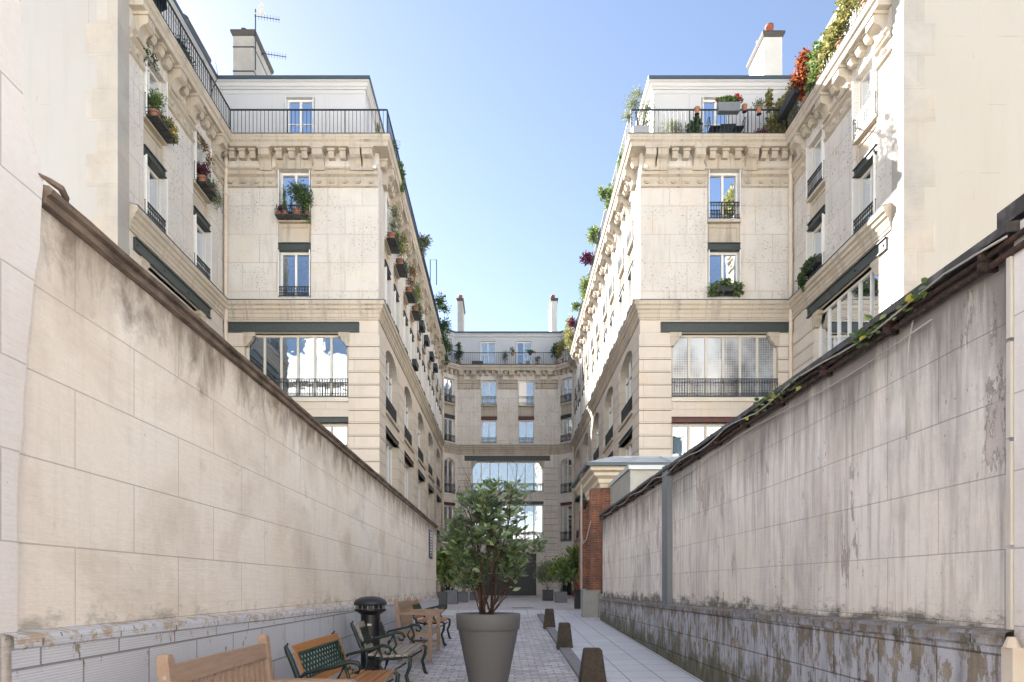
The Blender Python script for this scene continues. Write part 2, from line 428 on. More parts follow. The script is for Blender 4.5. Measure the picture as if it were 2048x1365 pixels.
def cobble_mat():
    m = NT('granite_setts')
    v = m.uv()
    d = m.noise(v, 5, 2)
    vv = m.n('VectorMath', {0: v, 1: m.n('VectorMath', {0: m.n('CombineXYZ', {0: d, 1: m.noise(m.uv(loc=(9, 3, 0)), 4, 2), 2: 0.0}).outputs[0], 1: (0.10, 0.055, 0)}, operation='MULTIPLY').outputs[0]}, operation='ADD').outputs[0]
    bt = m.n('TexBrick', {'Vector': vv, 'Color1': (0.90, 0.85, 0.84), 'Color2': (0.48, 0.44, 0.44), 'Mortar': (0.13, 0.105, 0.085), 'Scale': 1.0,
                          'Mortar Size': 0.012, 'Mortar Smooth': 0.6, 'Brick Width': 0.235, 'Row Height': 0.125, 'Bias': 0.0})
    wear = m.noise(m.obj(), 1.1, 5, 0.65)
    st_ = m.noise(m.obj((1, 1, 1)), 7, 2)
    col = m.mix(m.math('MULTIPLY', m.ramp(wear, 0.38, 0.7), 0.35), bt.outputs[0], (0.80, 0.72, 0.66))
    gr = m.noise(m.obj(), 55, 4)
    col = m.mix(m.math('MULTIPLY', gr, 0.15), col, (0.2, 0.18, 0.17))
    col = m.mix(m.math('MULTIPLY', m.ramp(st_, 0.5, 0.62), 0.35), col, (0.36, 0.31, 0.29))
    col = m.mix(m.math('MULTIPLY', m.ramp(m.noise(m.obj((1, 0.6, 1)), 2.3, 6, 0.75), 0.6, 0.7), 0.4), col, (0.22, 0.18, 0.15))
    h = m.math('ADD', m.math('MULTIPLY', bt.outputs[1], -1.0), m.math('MULTIPLY', m.noise(m.obj(), 16, 3), 0.5))
    return m.finish(col, 0.5, m.bump(h, 0.6, 0.015), spec=0.9)


M['cobble'] = cobble_mat()


def slab_mat(name, bw, bh, c=(0.86, 0.85, 0.845)):
    m = NT(name)
    bt = m.n('TexBrick', {'Vector': m.uv(loc=(-1.27, 0, 0)), 'Color1': c, 'Color2': tuple(x * 0.93 for x in c), 'Mortar': (0.16, 0.16, 0.16), 'Scale': 1.0,
                          'Mortar Size': 0.0075, 'Mortar Smooth': 0.2, 'Brick Width': bw, 'Row Height': bh}, offset=0.0)
    n1 = m.noise(m.obj(), 1.3, 5, 0.65)
    col = m.mix(m.math('MULTIPLY', m.ramp(n1, 0.4, 0.7), 0.35), bt.outputs[0], (0.62, 0.62, 0.62))
    gr = m.noise(m.obj(), 90, 3)
    col = m.mix(m.math('MULTIPLY', gr, 0.1), col, (0.3, 0.3, 0.3))
    h = m.math('ADD', m.math('MULTIPLY', bt.outputs[1], -1.0), m.math('MULTIPLY', gr, 0.3))
    return m.finish(col, 0.55, m.bump(h, 0.5, 0.006), spec=0.7)


M['slabs'] = slab_mat('pavement_slabs', 0.455, 0.56)
M['tarmac'] = plain('pale_street_paving', (0.45, 0.44, 0.42), 0.85, var=0.3, bump=0.5)
M['kerb'] = plain('granite_kerb', (0.38, 0.36, 0.345), 0.75, var=0.4, scale=7, bump=0.4)
M['earth'] = plain('pale_gravel', (0.42, 0.38, 0.32), 0.95, var=0.4, scale=1.5, bump=0.6)


def brick_mat():
    m = NT('red_brick')
    bt = m.n('TexBrick', {'Vector': m.uv(), 'Color1': (0.38, 0.13, 0.07), 'Color2': (0.20, 0.085, 0.06), 'Mortar': (0.34, 0.27, 0.21), 'Scale': 1.0,
                          'Mortar Size': 0.006, 'Brick Width': 0.22, 'Row Height': 0.068, 'Bias': 0.0})
    n1 = m.noise(m.obj(), 4, 5, 0.7)
    col = m.mix(m.math('MULTIPLY', m.ramp(n1, 0.4, 0.62), 0.75), bt.outputs[0], (0.14, 0.095, 0.08))
    return m.finish(col, 0.85, m.bump(m.math('MULTIPLY', bt.outputs[1], -1.0), 0.6, 0.008), spec=0.2)


M['brick'] = brick_mat()


def coping_mat():
    m = NT('sooty_coping_stone')
    n1 = m.noise(m.obj((1, 0.5, 2)), 5, 7, 0.7)
    col = m.mix(m.ramp(n1, 0.3, 0.7), (0.05, 0.038, 0.03), (0.30, 0.23, 0.18))
    return m.finish(col, 0.9, m.bump(n1, 0.8, 0.02), spec=0.2)


M['coping'] = coping_mat()
M['coping_slate'] = plain('grey_coping_slab', (0.24, 0.235, 0.235), 0.85, var=0.9, scale=9, bump=0.9, dirt=(0.05, 0.046, 0.044))
M['rust'] = plain('rusty_pipe', (0.17, 0.085, 0.055), 0.9, var=0.9, scale=26, bump=1.0, dirt=(0.035, 0.022, 0.018))
M['channel'] = plain('grey_steel_channel', (0.21, 0.23, 0.25), 0.5, 0.2, var=0.25)
M['aggregate'] = plain('exposed_aggregate_concrete', (0.13, 0.10, 0.075), 0.9, var=0.5, scale=22, bump=1.0, dirt=(0.02, 0.016, 0.012))
M['lead'] = plain('lead_grey_cladding', (0.42, 0.43, 0.41), 0.6, 0.1, var=0.45, scale=2.4, bump=0.3, dirt=(0.2, 0.19, 0.17))
M['cream_cornice'] = plain('cream_cornice_paint', (0.66, 0.58, 0.46), 0.7, var=0.3, scale=3)


def sign_mat():
    m = NT('navy_enamel')
    return m.finish((0.02, 0.018, 0.10), 0.3)


M['navy'] = sign_mat()

# ------------------------------------------------------------------ geometry helpers
ORG = {}


class Frame:
    "wall frame: a -> b is u, right of travel is outward d"
    def __init__(s, a, b):
        s.a = Vector((a[0], a[1]))
        v = Vector((b[0], b[1])) - s.a
        s.L = v.length
        s.u = v / s.L
        s.n = Vector((s.u.y, -s.u.x))

    def __call__(s, u, d, z):
        q = s.a + s.u * u + s.n * d
        return (q.x, q.y, z)


def ident(u, d, z):
    return (u, d, z)


class MB:
    def __init__(s, F=None):
        s.v, s.f = [], []
        s.F = F or ident

    def pts(s, lst):
        i = len(s.v)
        s.v += [s.F(*p) for p in lst]
        return list(range(i, i + len(lst)))

    def poly(s, lst):
        s.f.append(s.pts(lst))

    def box(s, u0, u1, d0, d1, z0, z1):
        a = s.pts([(u0, d0, z0), (u1, d0, z0), (u1, d1, z0), (u0, d1, z0), (u0, d0, z1), (u1, d0, z1), (u1, d1, z1), (u0, d1, z1)])
        for q in ((0, 3, 2, 1), (4, 5, 6, 7), (0, 1, 5, 4), (1, 2, 6, 5), (2, 3, 7, 6), (3, 0, 4, 7)):
            s.f.append([a[k] for k in q])
        return s

    def bbox(s, u0, u1, d0, d1, z0, z1, b):
        "box with chamfered long edges in plan and top"
        s.loft([(u0, u1, d0, d1, z0), (u0, u1, d0, d1, z1 - b), (u0 + b, u1 - b, d0 + b, d1 - b, z1)])
        return s

    def loft(s, secs):
        prev = None
        for (u0, u1, d0, d1, z) in secs:
            c = s.pts([(u0, d0, z), (u1, d0, z), (u1, d1, z), (u0, d1, z)])
            if prev is None:
                s.f.append(c[::-1])
            else:
                for k in range(4):
                    s.f.append([prev[k], prev[(k + 1) % 4], c[(k + 1) % 4], c[k]])
            prev = c
        s.f.append(prev)
        return s

    def extr(s, prof, u0, u1):
        "polygon in (d, z) extruded along u"
        n = len(prof)
        a = s.pts([(u0, d, z) for d, z in prof])
        b = s.pts([(u1, d, z) for d, z in prof])
        s.f.append(a)
        s.f.append(b[::-1])
        for k in range(n):
            s.f.append([a[k], b[k], b[(k + 1) % n], a[(k + 1) % n]])
        return s

    def plate(s, prof, d0, d1):
        "polygon in (u, z) extruded along d"
        n = len(prof)
        a = s.pts([(u, d0, z) for u, z in prof])
        b = s.pts([(u, d1, z) for u, z in prof])
        s.f.append(a)
        s.f.append(b[::-1])
        for k in range(n):
            s.f.append([a[k], b[k], b[(k + 1) % n], a[(k + 1) % n]])
        return s

    def slab(s, plan, z0, z1):
        "world plan polygon extruded in z"
        n = len(plan)
        i = len(s.v)
        s.v += [(x, y, z0) for x, y in plan] + [(x, y, z1) for x, y in plan]
        s.f.append(list(range(i, i + n))[::-1])
        s.f.append(list(range(i + n, i + 2 * n)))
        for k in range(n):
            s.f.append([i + k, i + (k + 1) % n, i + n + (k + 1) % n, i + n + k])
        return s

    def tube(s, path, r, n=6, cap=True):
        pts = [Vector(s.F(*p)) for p in path]
        m = len(pts)
        rr = r if isinstance(r, (list, tuple)) else [r] * m
        prev = None
        up = Vector((0.013, 0.021, 1))
        for k, p in enumerate(pts):
            t = (pts[min(k + 1, m - 1)] - pts[max(k - 1, 0)]).normalized()
            ref = up if abs(t.z) < 0.93 else Vector((1, 0.02, 0.01))
            a = t.cross(ref).normalized()
            b = t.cross(a)
            i = len(s.v)
            for j in range(n):
                an = 2 * math.pi * j / n
                q = p + (a * math.cos(an) + b * math.sin(an)) * rr[k]
                s.v.append((q.x, q.y, q.z))
            c = list(range(i, i + n))
            if prev:
                for j in range(n):
                    s.f.append([prev[j], prev[(j + 1) % n], c[(j + 1) % n], c[j]])
            elif cap:
                s.f.append(c[::-1])
            prev = c
        if cap:
            s.f.append(prev)
        return s

    def lathe(s, c, prof, n=20):
        "profile of (radius, z) about a vertical axis at c (local)"
        prev = None
        for r, z in prof:
            ring = s.pts([(c[0] + r * math.cos(2 * math.pi * k / n), c[1] + r * math.sin(2 * math.pi * k / n), c[2] + z) for k in range(n)])
            if prev:
                for k in range(n):
                    s.f.append([prev[k], prev[(k + 1) % n], ring[(k + 1) % n], ring[k]])
            else:
                s.f.append(ring[::-1])
            prev = ring
        s.f.append(prev)
        return s

    def sweep(s, path, prof, caps=True):
        "world plan polyline; prof of (d, z) swept with mitres, right of travel is outward"
        rings = []
        for k in range(len(path)):
            rings.append([s_off(path, k, d) + (z,) for d, z in prof])
        prev = None
        n = len(prof)
        for rg in rings:
            i = len(s.v)
            s.v += rg
            c = list(range(i, i + n))
            if prev:
                for j in range(n):
                    s.f.append([prev[j], c[j], c[(j + 1) % n], prev[(j + 1) % n]])
            elif caps:
                s.f.append(c)
            prev = c
        if caps:
            s.f.append(prev[::-1])
        return s

    def build(s, name, mat, parent=None, smooth=False, tint=None):
        me = bpy.data.meshes.new(name)
        o = bpy.data.objects.new(name, me)
        COL.objects.link(o)
        base = ORG.get(parent.name, Vector((0, 0, 0))) if parent else Vector((0, 0, 0))
        arr = np.array(s.v, dtype=float) if s.v else np.zeros((0, 3))
        arr = arr - np.array(base)
        me.from_pydata([tuple(p) for p in arr], [], s.f)
        me.materials.append(M[mat] if isinstance(mat, str) else mat)
        box_uv(me, base)
        if smooth:
            me.polygons.foreach_set('use_smooth', [True] * len(me.polygons))
        if parent:
            o.parent = parent
        ORG[o.name] = base
        me.update()
        return o


def s_off(path, k, d):
    p = Vector(path[k])
    def nrm(a, b):
        v = (Vector(b) - Vector(a)).normalized()
        return Vector((v.y, -v.x))
    if k == 0:
        n = nrm(path[0], path[1])
        q = p + n * d
    elif k == len(path) - 1:
        n = nrm(path[-2], path[-1])
        q = p + n * d
    else:
        n1, n2 = nrm(path[k - 1], path[k]), nrm(path[k], path[k + 1])
        mm = (n1 + n2).normalized()
        q = p + mm * (d / max(0.3, mm.dot(n1)))
    return (q.x, q.y)


def offset(path, d):
    return [s_off(path, k, d) for k in range(len(path))]


def box_uv(me, base=Vector((0, 0, 0))):
    uvl = me.uv_layers.new(name='UVMap')
    n = len(me.loops)
    if n == 0:
        return
    me.update()
    co = np.empty(len(me.vertices) * 3)
    me.vertices.foreach_get('co', co)
    co = co.reshape(-1, 3) + np.array(base)
    li = np.empty(n, dtype=int)
    me.loops.foreach_get('vertex_index', li)
    nf = len(me.polygons)
    nm = np.empty(nf * 3)
    me.polygons.foreach_get('normal', nm)
    nm = nm.reshape(-1, 3)
    tot = np.empty(nf, dtype=int)
    me.polygons.foreach_get('loop_total', tot)
    fn = np.repeat(nm, tot, axis=0)
    p = co[li]
    hor = np.abs(fn[:, 2]) > 0.75
    # orient the horizontal tangent the same way on parallel faces of either side
    ax, ay = fn[:, 0], fn[:, 1]
    ln = np.maximum(1e-6, np.hypot(ax, ay))
    tx, ty = np.abs(ay) / ln, -np.sign(ay + 1e-9) * ax / ln
    u = np.where(hor, p[:, 0], p[:, 0] * tx + p[:, 1] * ty)
    v = np.where(hor, p[:, 1], p[:, 2])
    uvl.data.foreach_set('uv', np.stack([u, v], 1).ravel())


def root(name, loc, label, cat, group=None, rz=0.0):
    o = bpy.data.objects.new(name, None)
    COL.objects.link(o)
    o.location = loc
    o.rotation_euler = (0, 0, rz)
    o.empty_display_size = 0.2
    ORG[o.name] = Vector(loc)
    tag(o, label, cat, group)
    return o


def local_root(name, label, cat, group=None):
    o = root(name, (0, 0, 0), label, cat, group)
    return o


def tag(o, label=None, cat=None, group=None, kind=None):
    if label:
        o['label'] = label
    if cat:
        o['category'] = cat
    if group:
        o['group'] = group
    if kind:
        o['kind'] = kind
    return o


def dup(r0, loc, rz, label):
    r = r0.copy()
    COL.objects.link(r)
    r.location = loc
    r.rotation_euler = (0, 0, rz)
    r['label'] = label
    for ch in list(r0.children):
        c = ch.copy()
        COL.objects.link(c)
        c.parent = r
        for g in list(ch.children):
            d = g.copy()
            COL.objects.link(d)
            d.parent = c
    return r


# ------------------------------------------------------------------ foliage
def leaves_mesh(name, mat, pts, dirs, size, parent=None, aspect=0.38, fold=0.25, flip=0.35, sides=1, base=None):
    "one leaf-shaped folded blade per point (6 vertices, 4 faces)"
    n = len(pts)
    pts = np.asarray(pts, float)
    dirs = np.asarray(dirs, float)
    dirs /= np.maximum(1e-6, np.linalg.norm(dirs, axis=1))[:, None]
    rnd = rng.normal(size=(n, 3))
    side = np.cross(dirs, rnd * flip + np.array([0, 0, 1.0]))
    side /= np.maximum(1e-6, np.linalg.norm(side, axis=1))[:, None]
    nor = np.cross(side, dirs)
    L = (size * rng.uniform(0.65, 1.25, n))[:, None]
    W = L * aspect * rng.uniform(0.8, 1.2, n)[:, None] * 0.5
    droop = L * rng.uniform(-0.05, 0.22, n)[:, None]
    b = pts
    m1 = pts + dirs * L * 0.33
    m2 = pts + dirs * L * 0.68 - nor * droop * 0.4
    tip = pts + dirs * L - nor * droop
    V = np.stack([b, m1 + side * W + nor * W * fold, m1 - side * W + nor * W * fold,
                  m2 + side * W * 0.85 + nor * W * fold, m2 - side * W * 0.85 + nor * W * fold, tip, m1, m2], 1).reshape(-1, 3)
    F = []
    for k in range(n):
        i = k * 8
        F += [(i, i + 1, i + 6), (i, i + 6, i + 2), (i + 1, i + 3, i + 7, i + 6), (i + 2, i + 6, i + 7, i + 4), (i + 3, i + 5, i + 7), (i + 4, i + 7, i + 5)]
    me = bpy.data.meshes.new(name)
    o = bpy.data.objects.new(name, me)
    COL.objects.link(o)
    bs = ORG.get(parent.name, Vector((0, 0, 0))) if parent else Vector((0, 0, 0))
    me.from_pydata([tuple(x) for x in (V - np.array(bs))], [], F)
    me.materials.append(M[mat])
    at = me.attributes.new('tint', 'FLOAT', 'FACE')
    at.data.foreach_set('value', np.repeat(rng.uniform(0, 1, n) ** 1.3, 6))
    me.uv_layers.new(name='UVMap')
    if parent:
        o.parent = parent
    ORG[o.name] = bs
    return o


def blob_leaves(blobs, n, out=0.8, up=0.35, shell=0.55):
    "points and directions for n leaves spread through ellipsoid blobs [(cx,cy,cz,rx,ry,rz)]"
    vol = np.array([b[3] * b[4] * b[5] for b in blobs]) ** 0.7
    cnt = np.maximum(1, (n * vol / vol.sum()).astype(int))
    Ps, Ds = [], []
    for b, c in zip(blobs, cnt):
        d = rng.normal(size=(c, 3))
        d /= np.linalg.norm(d, axis=1)[:, None]
        r = rng.uniform(0, 1, c) ** shell
        # clump: pull points toward a few random twigs
        tw = rng.normal(size=(max(4, c // 14), 3))
        tw /= np.linalg.norm(tw, axis=1)[:, None]
        pick = tw[rng.integers(0, len(tw), c)]
        d = d * 0.45 + pick * 0.75
        p = d * r[:, None] * np.array(b[3:6]) + np.array(b[:3])
        Ps.append(p)
        Ds.append(d * out + rng.normal(size=(c, 3)) * 0.4 + np.array([0, 0, up]))
    return np.concatenate(Ps), np.concatenate(Ds)


# ------------------------------------------------------------------ building levels (metres above the street)
Z_GR = 0.847
Z_SLAB0, Z_SLAB1 = 19.64, 20.08
Z_RAIL = 21.14
Z_W5 = (16.87, 18.95)
Z_W4 = (13.64, 15.63)
Z_LEDGE = (12.72, 13.48)
Z_BEAM = (12.19, 12.58)
Z_BIG = (9.47, 12.16)
Z_ARCH = (9.35, 12.38)
Z_W2 = (5.35, 8.45)
Z_ATT = 22.95
Z_ROOF = 23.27

P0, P1, P2, P3, P4 = (-11.55, 20.1), (-11.55, 27.0), (-5.13, 27.0), (-4.97, 53.4), (-3.74, 54.6)
P5, P6, P7, P8, P9 = (4.70, 54.6), (5.96, 53.4), (5.73, 27.0), (12.07, 27.0), (12.07, 20.1)


def wall_sheet(mb, u0, u1, z0, z1, ops, d=0.0, depth=0.32):
    "wall face with rectangular or arched holes, reveals included; ops = (u0,u1,z0,z1,rise)"
    us = sorted({u0, u1, *[x for o in ops for x in o[:2] if u0 < x < u1]})
    zs = sorted({z0, z1, *[x for o in ops for x in o[2:4] if z0 < x < z1]})
    for a, b in zip(us[:-1], us[1:]):
        for c, e in zip(zs[:-1], zs[1:]):
            um, zm = (a + b) / 2, (c + e) / 2
            if any(o[0] < um < o[1] and o[2] < zm < o[3] for o in ops):
                continue
            mb.poly([(a, d, c), (b, d, c), (b, d, e), (a, d, e)])
    for o in ops:
        a, b, c, e = max(o[0], u0), min(o[1], u1), max(o[2], z0), min(o[3], z1)
        if a >= b or c >= e:
            continue
        rise = o[4] if len(o) > 4 else 0
        q = d - depth
        sp = e - rise
        mb.poly([(a, d, c), (a, q, c), (a, q, sp), (a, d, sp)])
        mb.poly([(b, d, c), (b, d, sp), (b, q, sp), (b, q, c)])
        if o[2] >= z0:
            mb.poly([(a, d, c), (b, d, c), (b, q, c), (a, q, c)])
        if rise:
            n = 14
            pr = None
            for k in range(n + 1):
                t = math.pi * k / n
                u = (a + b) / 2 - (b - a) / 2 * math.cos(t)
                z = sp + rise * math.sin(t)
                if pr:
                    mb.poly([(pr[0], d, pr[1]), (u, d, z), (u, d, e), (pr[0], d, e)])
                    mb.poly([(pr[0], d, pr[1]), (pr[0], q, pr[1]), (u, q, z), (u, d, z)])
                pr = (u, z)
        else:
            mb.poly([(a, d, e), (a, q, e), (b, q, e), (b, d, e)])


def guard(F, u0, u1, z, h, parent, d=0.04, fancy=True, mat='iron'):
    mb = MB(F)
    mb.box(u0, u1, d - 0.02, d + 0.02, z + h - 0.03, z + h)
    mb.box(u0, u1, d - 0.012, d + 0.012, z + 0.05, z + 0.075)
    mb.box(u0, u1, d - 0.012, d + 0.012, z + h - 0.17, z + h - 0.15)
    if fancy:
        mb.box(u0, u1, d - 0.012, d + 0.012, z + 0.18, z + 0.20)
    n = max(4, int((u1 - u0) / 0.105))
    for k in range(n + 1):
        u = u0 + 0.01 + (u1 - u0 - 0.02) * k / n
        t = 0.016 if k % 5 == 0 else 0.0085
        mb.box(u - t, u + t, d - 0.009, d + 0.009, z + 0.05, z + h - 0.02)
        if fancy and k < n:
            uc = u + (u1 - u0) / n / 2
            for zc, r in ((z + h - 0.09, 0.04), (z + 0.125, 0.035)):
                for j in range(6):
                    a0, a1 = math.pi * j / 3, math.pi * (j + 1) / 3
                    mb.tube([(uc + r * math.cos(a0), d, zc + r * math.sin(a0)), (uc + r * math.cos(a1), d, zc + r * math.sin(a1))], 0.008, 3, False)
    return mb.build('guard_rail', mat, parent)


def window(rt, F, u0, u1, z0, z1, leaves=2, d=-0.25, shutters=False, curtain=0, rail=0.0, mat='white', transom=0, glass='glass',
           raild=0.04, mid=False, lab=None, ajar=False):
    fr = MB(F)
    t = 0.065
    fr.box(u0, u0 + t, d - 0.05, d + 0.03, z0, z1)
    fr.box(u1 - t, u1, d - 0.05, d + 0.03, z0, z1)
    fr.box(u0 + t, u1 - t, d - 0.05, d + 0.03, z1 - t, z1)
    fr.box(u0 + t, u1 - t, d - 0.05, d + 0.03, z0, z0 + t * 1.3)
    w_ = (u1 - u0 - 2 * t) / leaves
    for k in range(leaves):
        a = u0 + t + w_ * k
        b = a + w_
        if ajar and k == 0:
            continue
        s = 0.045
        fr.box(a, a + s, d - 0.03, d + 0.055, z0 + t, z1 - t)
        fr.box(b - s, b, d - 0.03, d + 0.055, z0 + t, z1 - t)
        fr.box(a + s, b - s, d - 0.03, d + 0.05, z1 - t - s, z1 - t)
        fr.box(a + s, b - s, d - 0.03, d + 0.05, z0 + t, z0 + t + s * 1.7)
        if mid:
            zc = z0 + (z1 - z0) * 0.55
            fr.box(a + s, b - s, d - 0.03, d + 0.04, zc - 0.02, zc + 0.02)
    if transom:
        fr.box(u0 + t, u1 - t, d - 0.04, d + 0.06, transom - 0.03, transom + 0.03)
    wn = fr.build('window', mat, rt)
    if lab:
        wn['label'] = lab
    pn = MB(F)
    st = u0 + t + (w_ if ajar else 0)
    pn.box(st, u1 - t, d - 0.008, d + 0.004, z0 + t, z1 - t)
    pn.build('pane', glass, wn)
    if curtain:
        c = MB(F)
        spans = {1: [(0.0, 1.0)], 2: [(0, 0.33), (0.67, 1)], 3: [(0, 0.48)], 4: [(0.5, 1)], 5: [(0.0, 1.0)]}[curtain]
        for a, b in spans:
            ua, ub = u0 + 0.07 + (u1 - u0 - 0.14) * a, u0 + 0.07 + (u1 - u0 - 0.14) * b
            n = max(6, int((ub - ua) / 0.045))
            pr = None
            for k in range(n + 1):
                u = ua + (ub - ua) * k / n
                dd = d - 0.16 + 0.03 * math.sin(k * 1.7) + 0.012 * math.sin(k * 0.6)
                if pr:
                    c.poly([(pr[0], pr[1], z0 + 0.05), (u, dd, z0 + 0.05), (u, dd, z1 - 0.05), (pr[0], pr[1], z1 - 0.05)])
                pr = (u, dd)
        c.build('curtain', 'blue_curtain' if curtain == 5 else 'curtain', wn, smooth=True)
    if shutters:
        for sgn, uu in ((1, u0), (-1, u1)):
            if shutters == 'l' and sgn < 0 or shutters == 'r' and sgn > 0:
                continue
            s = MB(F)
            a, b = (uu + 0.012, uu + 0.04) if sgn > 0 else (uu - 0.04, uu - 0.012)
            d0, d1 = d + 0.06, 0.10
            s.box(a, b, d0, d0 + 0.045, z0 + 0.04, z1 - 0.04)
            s.box(a, b, d1 - 0.045, d1, z0 + 0.04, z1 - 0.04)
            nz = int((z1 - z0 - 0.1) / 0.055)
            for k in range(nz):
                z = z0 + 0.06 + k * 0.055
                s.box(a + 0.004, b - 0.004, d0 + 0.045, d1 - 0.045, z, z + 0.042)
            s.build('shutter', 'white', wn)
    if rail:
        guard(F, u0 + 0.01, u1 - 0.01, z0, rail, wn, raild)
    return wn


def beam(rt, F, u0, u1, z0, z1, mat='green_beam', d=0.03, ruins=True, dd=None):
    mb = MB(F)
    if dd is None:
        dd = -0.2
    mb.box(u0, u1, dd, d - 0.02, z0 + 0.035, z1 - 0.035)
    mb.box(u0, u1, dd, d + 0.03, z1 - 0.035, z1)
    mb.box(u0, u1, dd, d + 0.03, z0, z0 + 0.035)
    if ruins:
        n = max(2, int((u1 - u0) / 1.3))
        for k in range(n):
            u = u0 + 0.15 + (u1 - u0 - 0.3) * k / (n - 1)
            mb.box(u - 0.03, u + 0.03, d - 0.02, d + 0.012, (z0 + z1) / 2 - 0.03, (z0 + z1) / 2 + 0.03)
    return mb.build('lintel_beam', mat, rt)


def big_bracket(mb, u, w_=0.42, s=1.0):
    z1 = Z_SLAB0
    a, b = u - w_ / 2, u + w_ / 2
    mb.box(a - 0.05, b + 0.05, 0.0, 0.50, z1 - 0.10, z1)
    prof = [(0.0, z1 - 0.10), (0.46, z1 - 0.10), (0.46, z1 - 0.34), (0.40, z1 - 0.37)]
    for k in range(7):
        t = k / 6
        prof.append((0.37 - 0.20 * math.sin(t * math.pi / 2), z1 - 0.39 - 0.27 * t * t))
    prof += [(0.14, z1 - 0.74), (0.0, z1 - 0.74)]
    mb.extr(prof, a, b)
    mb.box(a - 0.03, b + 0.03, 0.0, 0.17, z1 - 0.80, z1 - 0.73)


def small_bracket(mb, u, w_=0.24):
    z1 = Z_SLAB0
    a, b = u - w_ / 2, u + w_ / 2
    mb.box(a - 0.03, b + 0.03, 0.0, 0.33, z1 - 0.09, z1)
    mb.extr([(0, z1 - 0.09), (0.28, z1 - 0.09), (0.28, z1 - 0.2), (0.2, z1 - 0.33), (0, z1 - 0.33)], a, b)


def brackets(rt, F, bigs, u0, u1):
    for u in bigs:
        mb = MB(F)
        big_bracket(mb, u)
        mb.build('bracket', 'stone_trim', rt)
    stops = [u0] + sorted(bigs) + [u1]
    for a, b in zip(stops[:-1], stops[1:]):
        ga = a + (0.3 if a != u0 else 0.1)
        gb = b - (0.3 if b != u1 else 0.1)
        n = int(round((gb - ga) / 0.47))
        for k in range(n):
            mb = MB(F)
            small_bracket(mb, ga + (gb - ga) * (k + 0.5) / n)
            mb.build('dentil', 'stone_trim', rt)


def frieze(rt, F, spans):
    for a, b in spans:
        mb = MB(F)
        mb.extr([(0, 18.98), (0.17, 18.98), (0.17, 18.92), (0.09, 18.87), (0.09, 18.77), (0.14, 18.74), (0.14, 18.69), (0.05, 18.64), (0.03, 18.62),
                 (0.03, 18.31), (0.09, 18.29), (0.09, 18.23), (0, 18.19)], a, b)
        fz = mb.build('frieze', 'stone_trim', rt)
        n = int((b - a) / 0.46)
        for k in range(n):
            ds = MB(F)
            u = a + (b - a) * (k + 0.5) / n
            r = 0.12
            pr = [(u + r * math.cos(t * math.pi / 6), 18.46 + r * math.sin(t * math.pi / 6)) for t in range(12)]
            ds.plate(pr, 0.03, 0.09)
            pr = [(u + r * 0.6 * math.cos(t * math.pi / 6), 18.46 + r * 0.6 * math.sin(t * math.pi / 6)) for t in range(12)]
            ds.plate(pr, 0.09, 0.12)
            ds.build('rosette', 'stone_trim', fz)


def spandrel(mb, u0, u1):
    "sill of the fifth-floor window, recessed panel and moulding below it"
    mb.box(u0 - 0.02, u1 + 0.02, -0.3, 0.07, 16.76, Z_W5[0])
    mb.box(u0, u1, -0.3, -0.10, 15.9, 16.76)
    for (a, b, c, e) in ((u0 + 0.08, u1 - 0.08, 16.58, 16.64), (u0 + 0.08, u1 - 0.08, 15.98, 16.02), (u0 + 0.08, u0 + 0.13, 16.02, 16.58), (u1 - 0.13, u1 - 0.08, 16.02, 16.58)):
        mb.box(a, b, -0.11, -0.06, c, e)


def rustic(rt, F, u0, u1, z0, z1, top=None, pitch=0.53, d=0.045, mat='stone_lower'):
    mb = MB(F)
    z = z1
    while z > z0 + 0.05:
        a = max(z0, z - pitch + 0.032)
        mb.box(u0, u1, -0.01, d, a, z)
        z -= pitch
    pr_ = mb.build('rusticated_pier', mat, rt)
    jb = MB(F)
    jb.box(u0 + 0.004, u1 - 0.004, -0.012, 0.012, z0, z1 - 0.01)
    jb.build('joint_bed', 'sooty_shade_joint', pr_)  # dark backing: groove shadow put into the colour along with soot


def column(rt, F, uc, k, wall_ops, sp, opt5=None, opt4=None, w_=1.36, beammat='green_beam', shut='both'):
    "one bay of the two upper storeys: two windows, iron lintel, panel"
    u0, u1 = uc - w_ / 2, uc + w_ / 2
    wall_ops.append((u0, u1, Z_W4[0], Z_W5[1], 0))
    sp = MB(F)
    spandrel(sp, u0, u1)
    sp.build('spandrel_panel', 'stone_trim', rt)
    o5 = dict(rail=0.72, curtain=0, shutters=shut == 'both' and True or shut)
    o5.update(opt5 or {})
    o4 = dict(rail=0.5, curtain=0, shutters=shut == 'both' and True or shut)
    o4.update(opt4 or {})
    window(rt, F, u0 + 0.01, u1 - 0.01, Z_W5[0], Z_W5[1], **o5)
    window(rt, F, u0 + 0.01, u1 - 0.01, Z_W4[0], Z_W4[1], **o4)
    beam(rt, F, u0, u1, Z_W4[1], 15.9, beammat)


LEDGE_PROF = [(0, 12.70), (0.05, 12.70), (0.05, 12.78), (0.08, 12.80), (0.08, 12.94), (0.11, 12.97), (0.13, 13.06), (0.20, 13.12), (0.21, 13.22),
              (0.28, 13.27), (0.28, 13.42), (0.25, 13.44), (0.0, 13.52)]
SLAB_PROF = [(-0.75, 19.64), (0.44, 19.64), (0.46, 19.68), (0.46, 19.80), (0.53, 19.86), (0.55, 19.94), (0.57, 19.96), (0.57, 20.06), (0.5, 20.08), (-0.75, 20.08)]


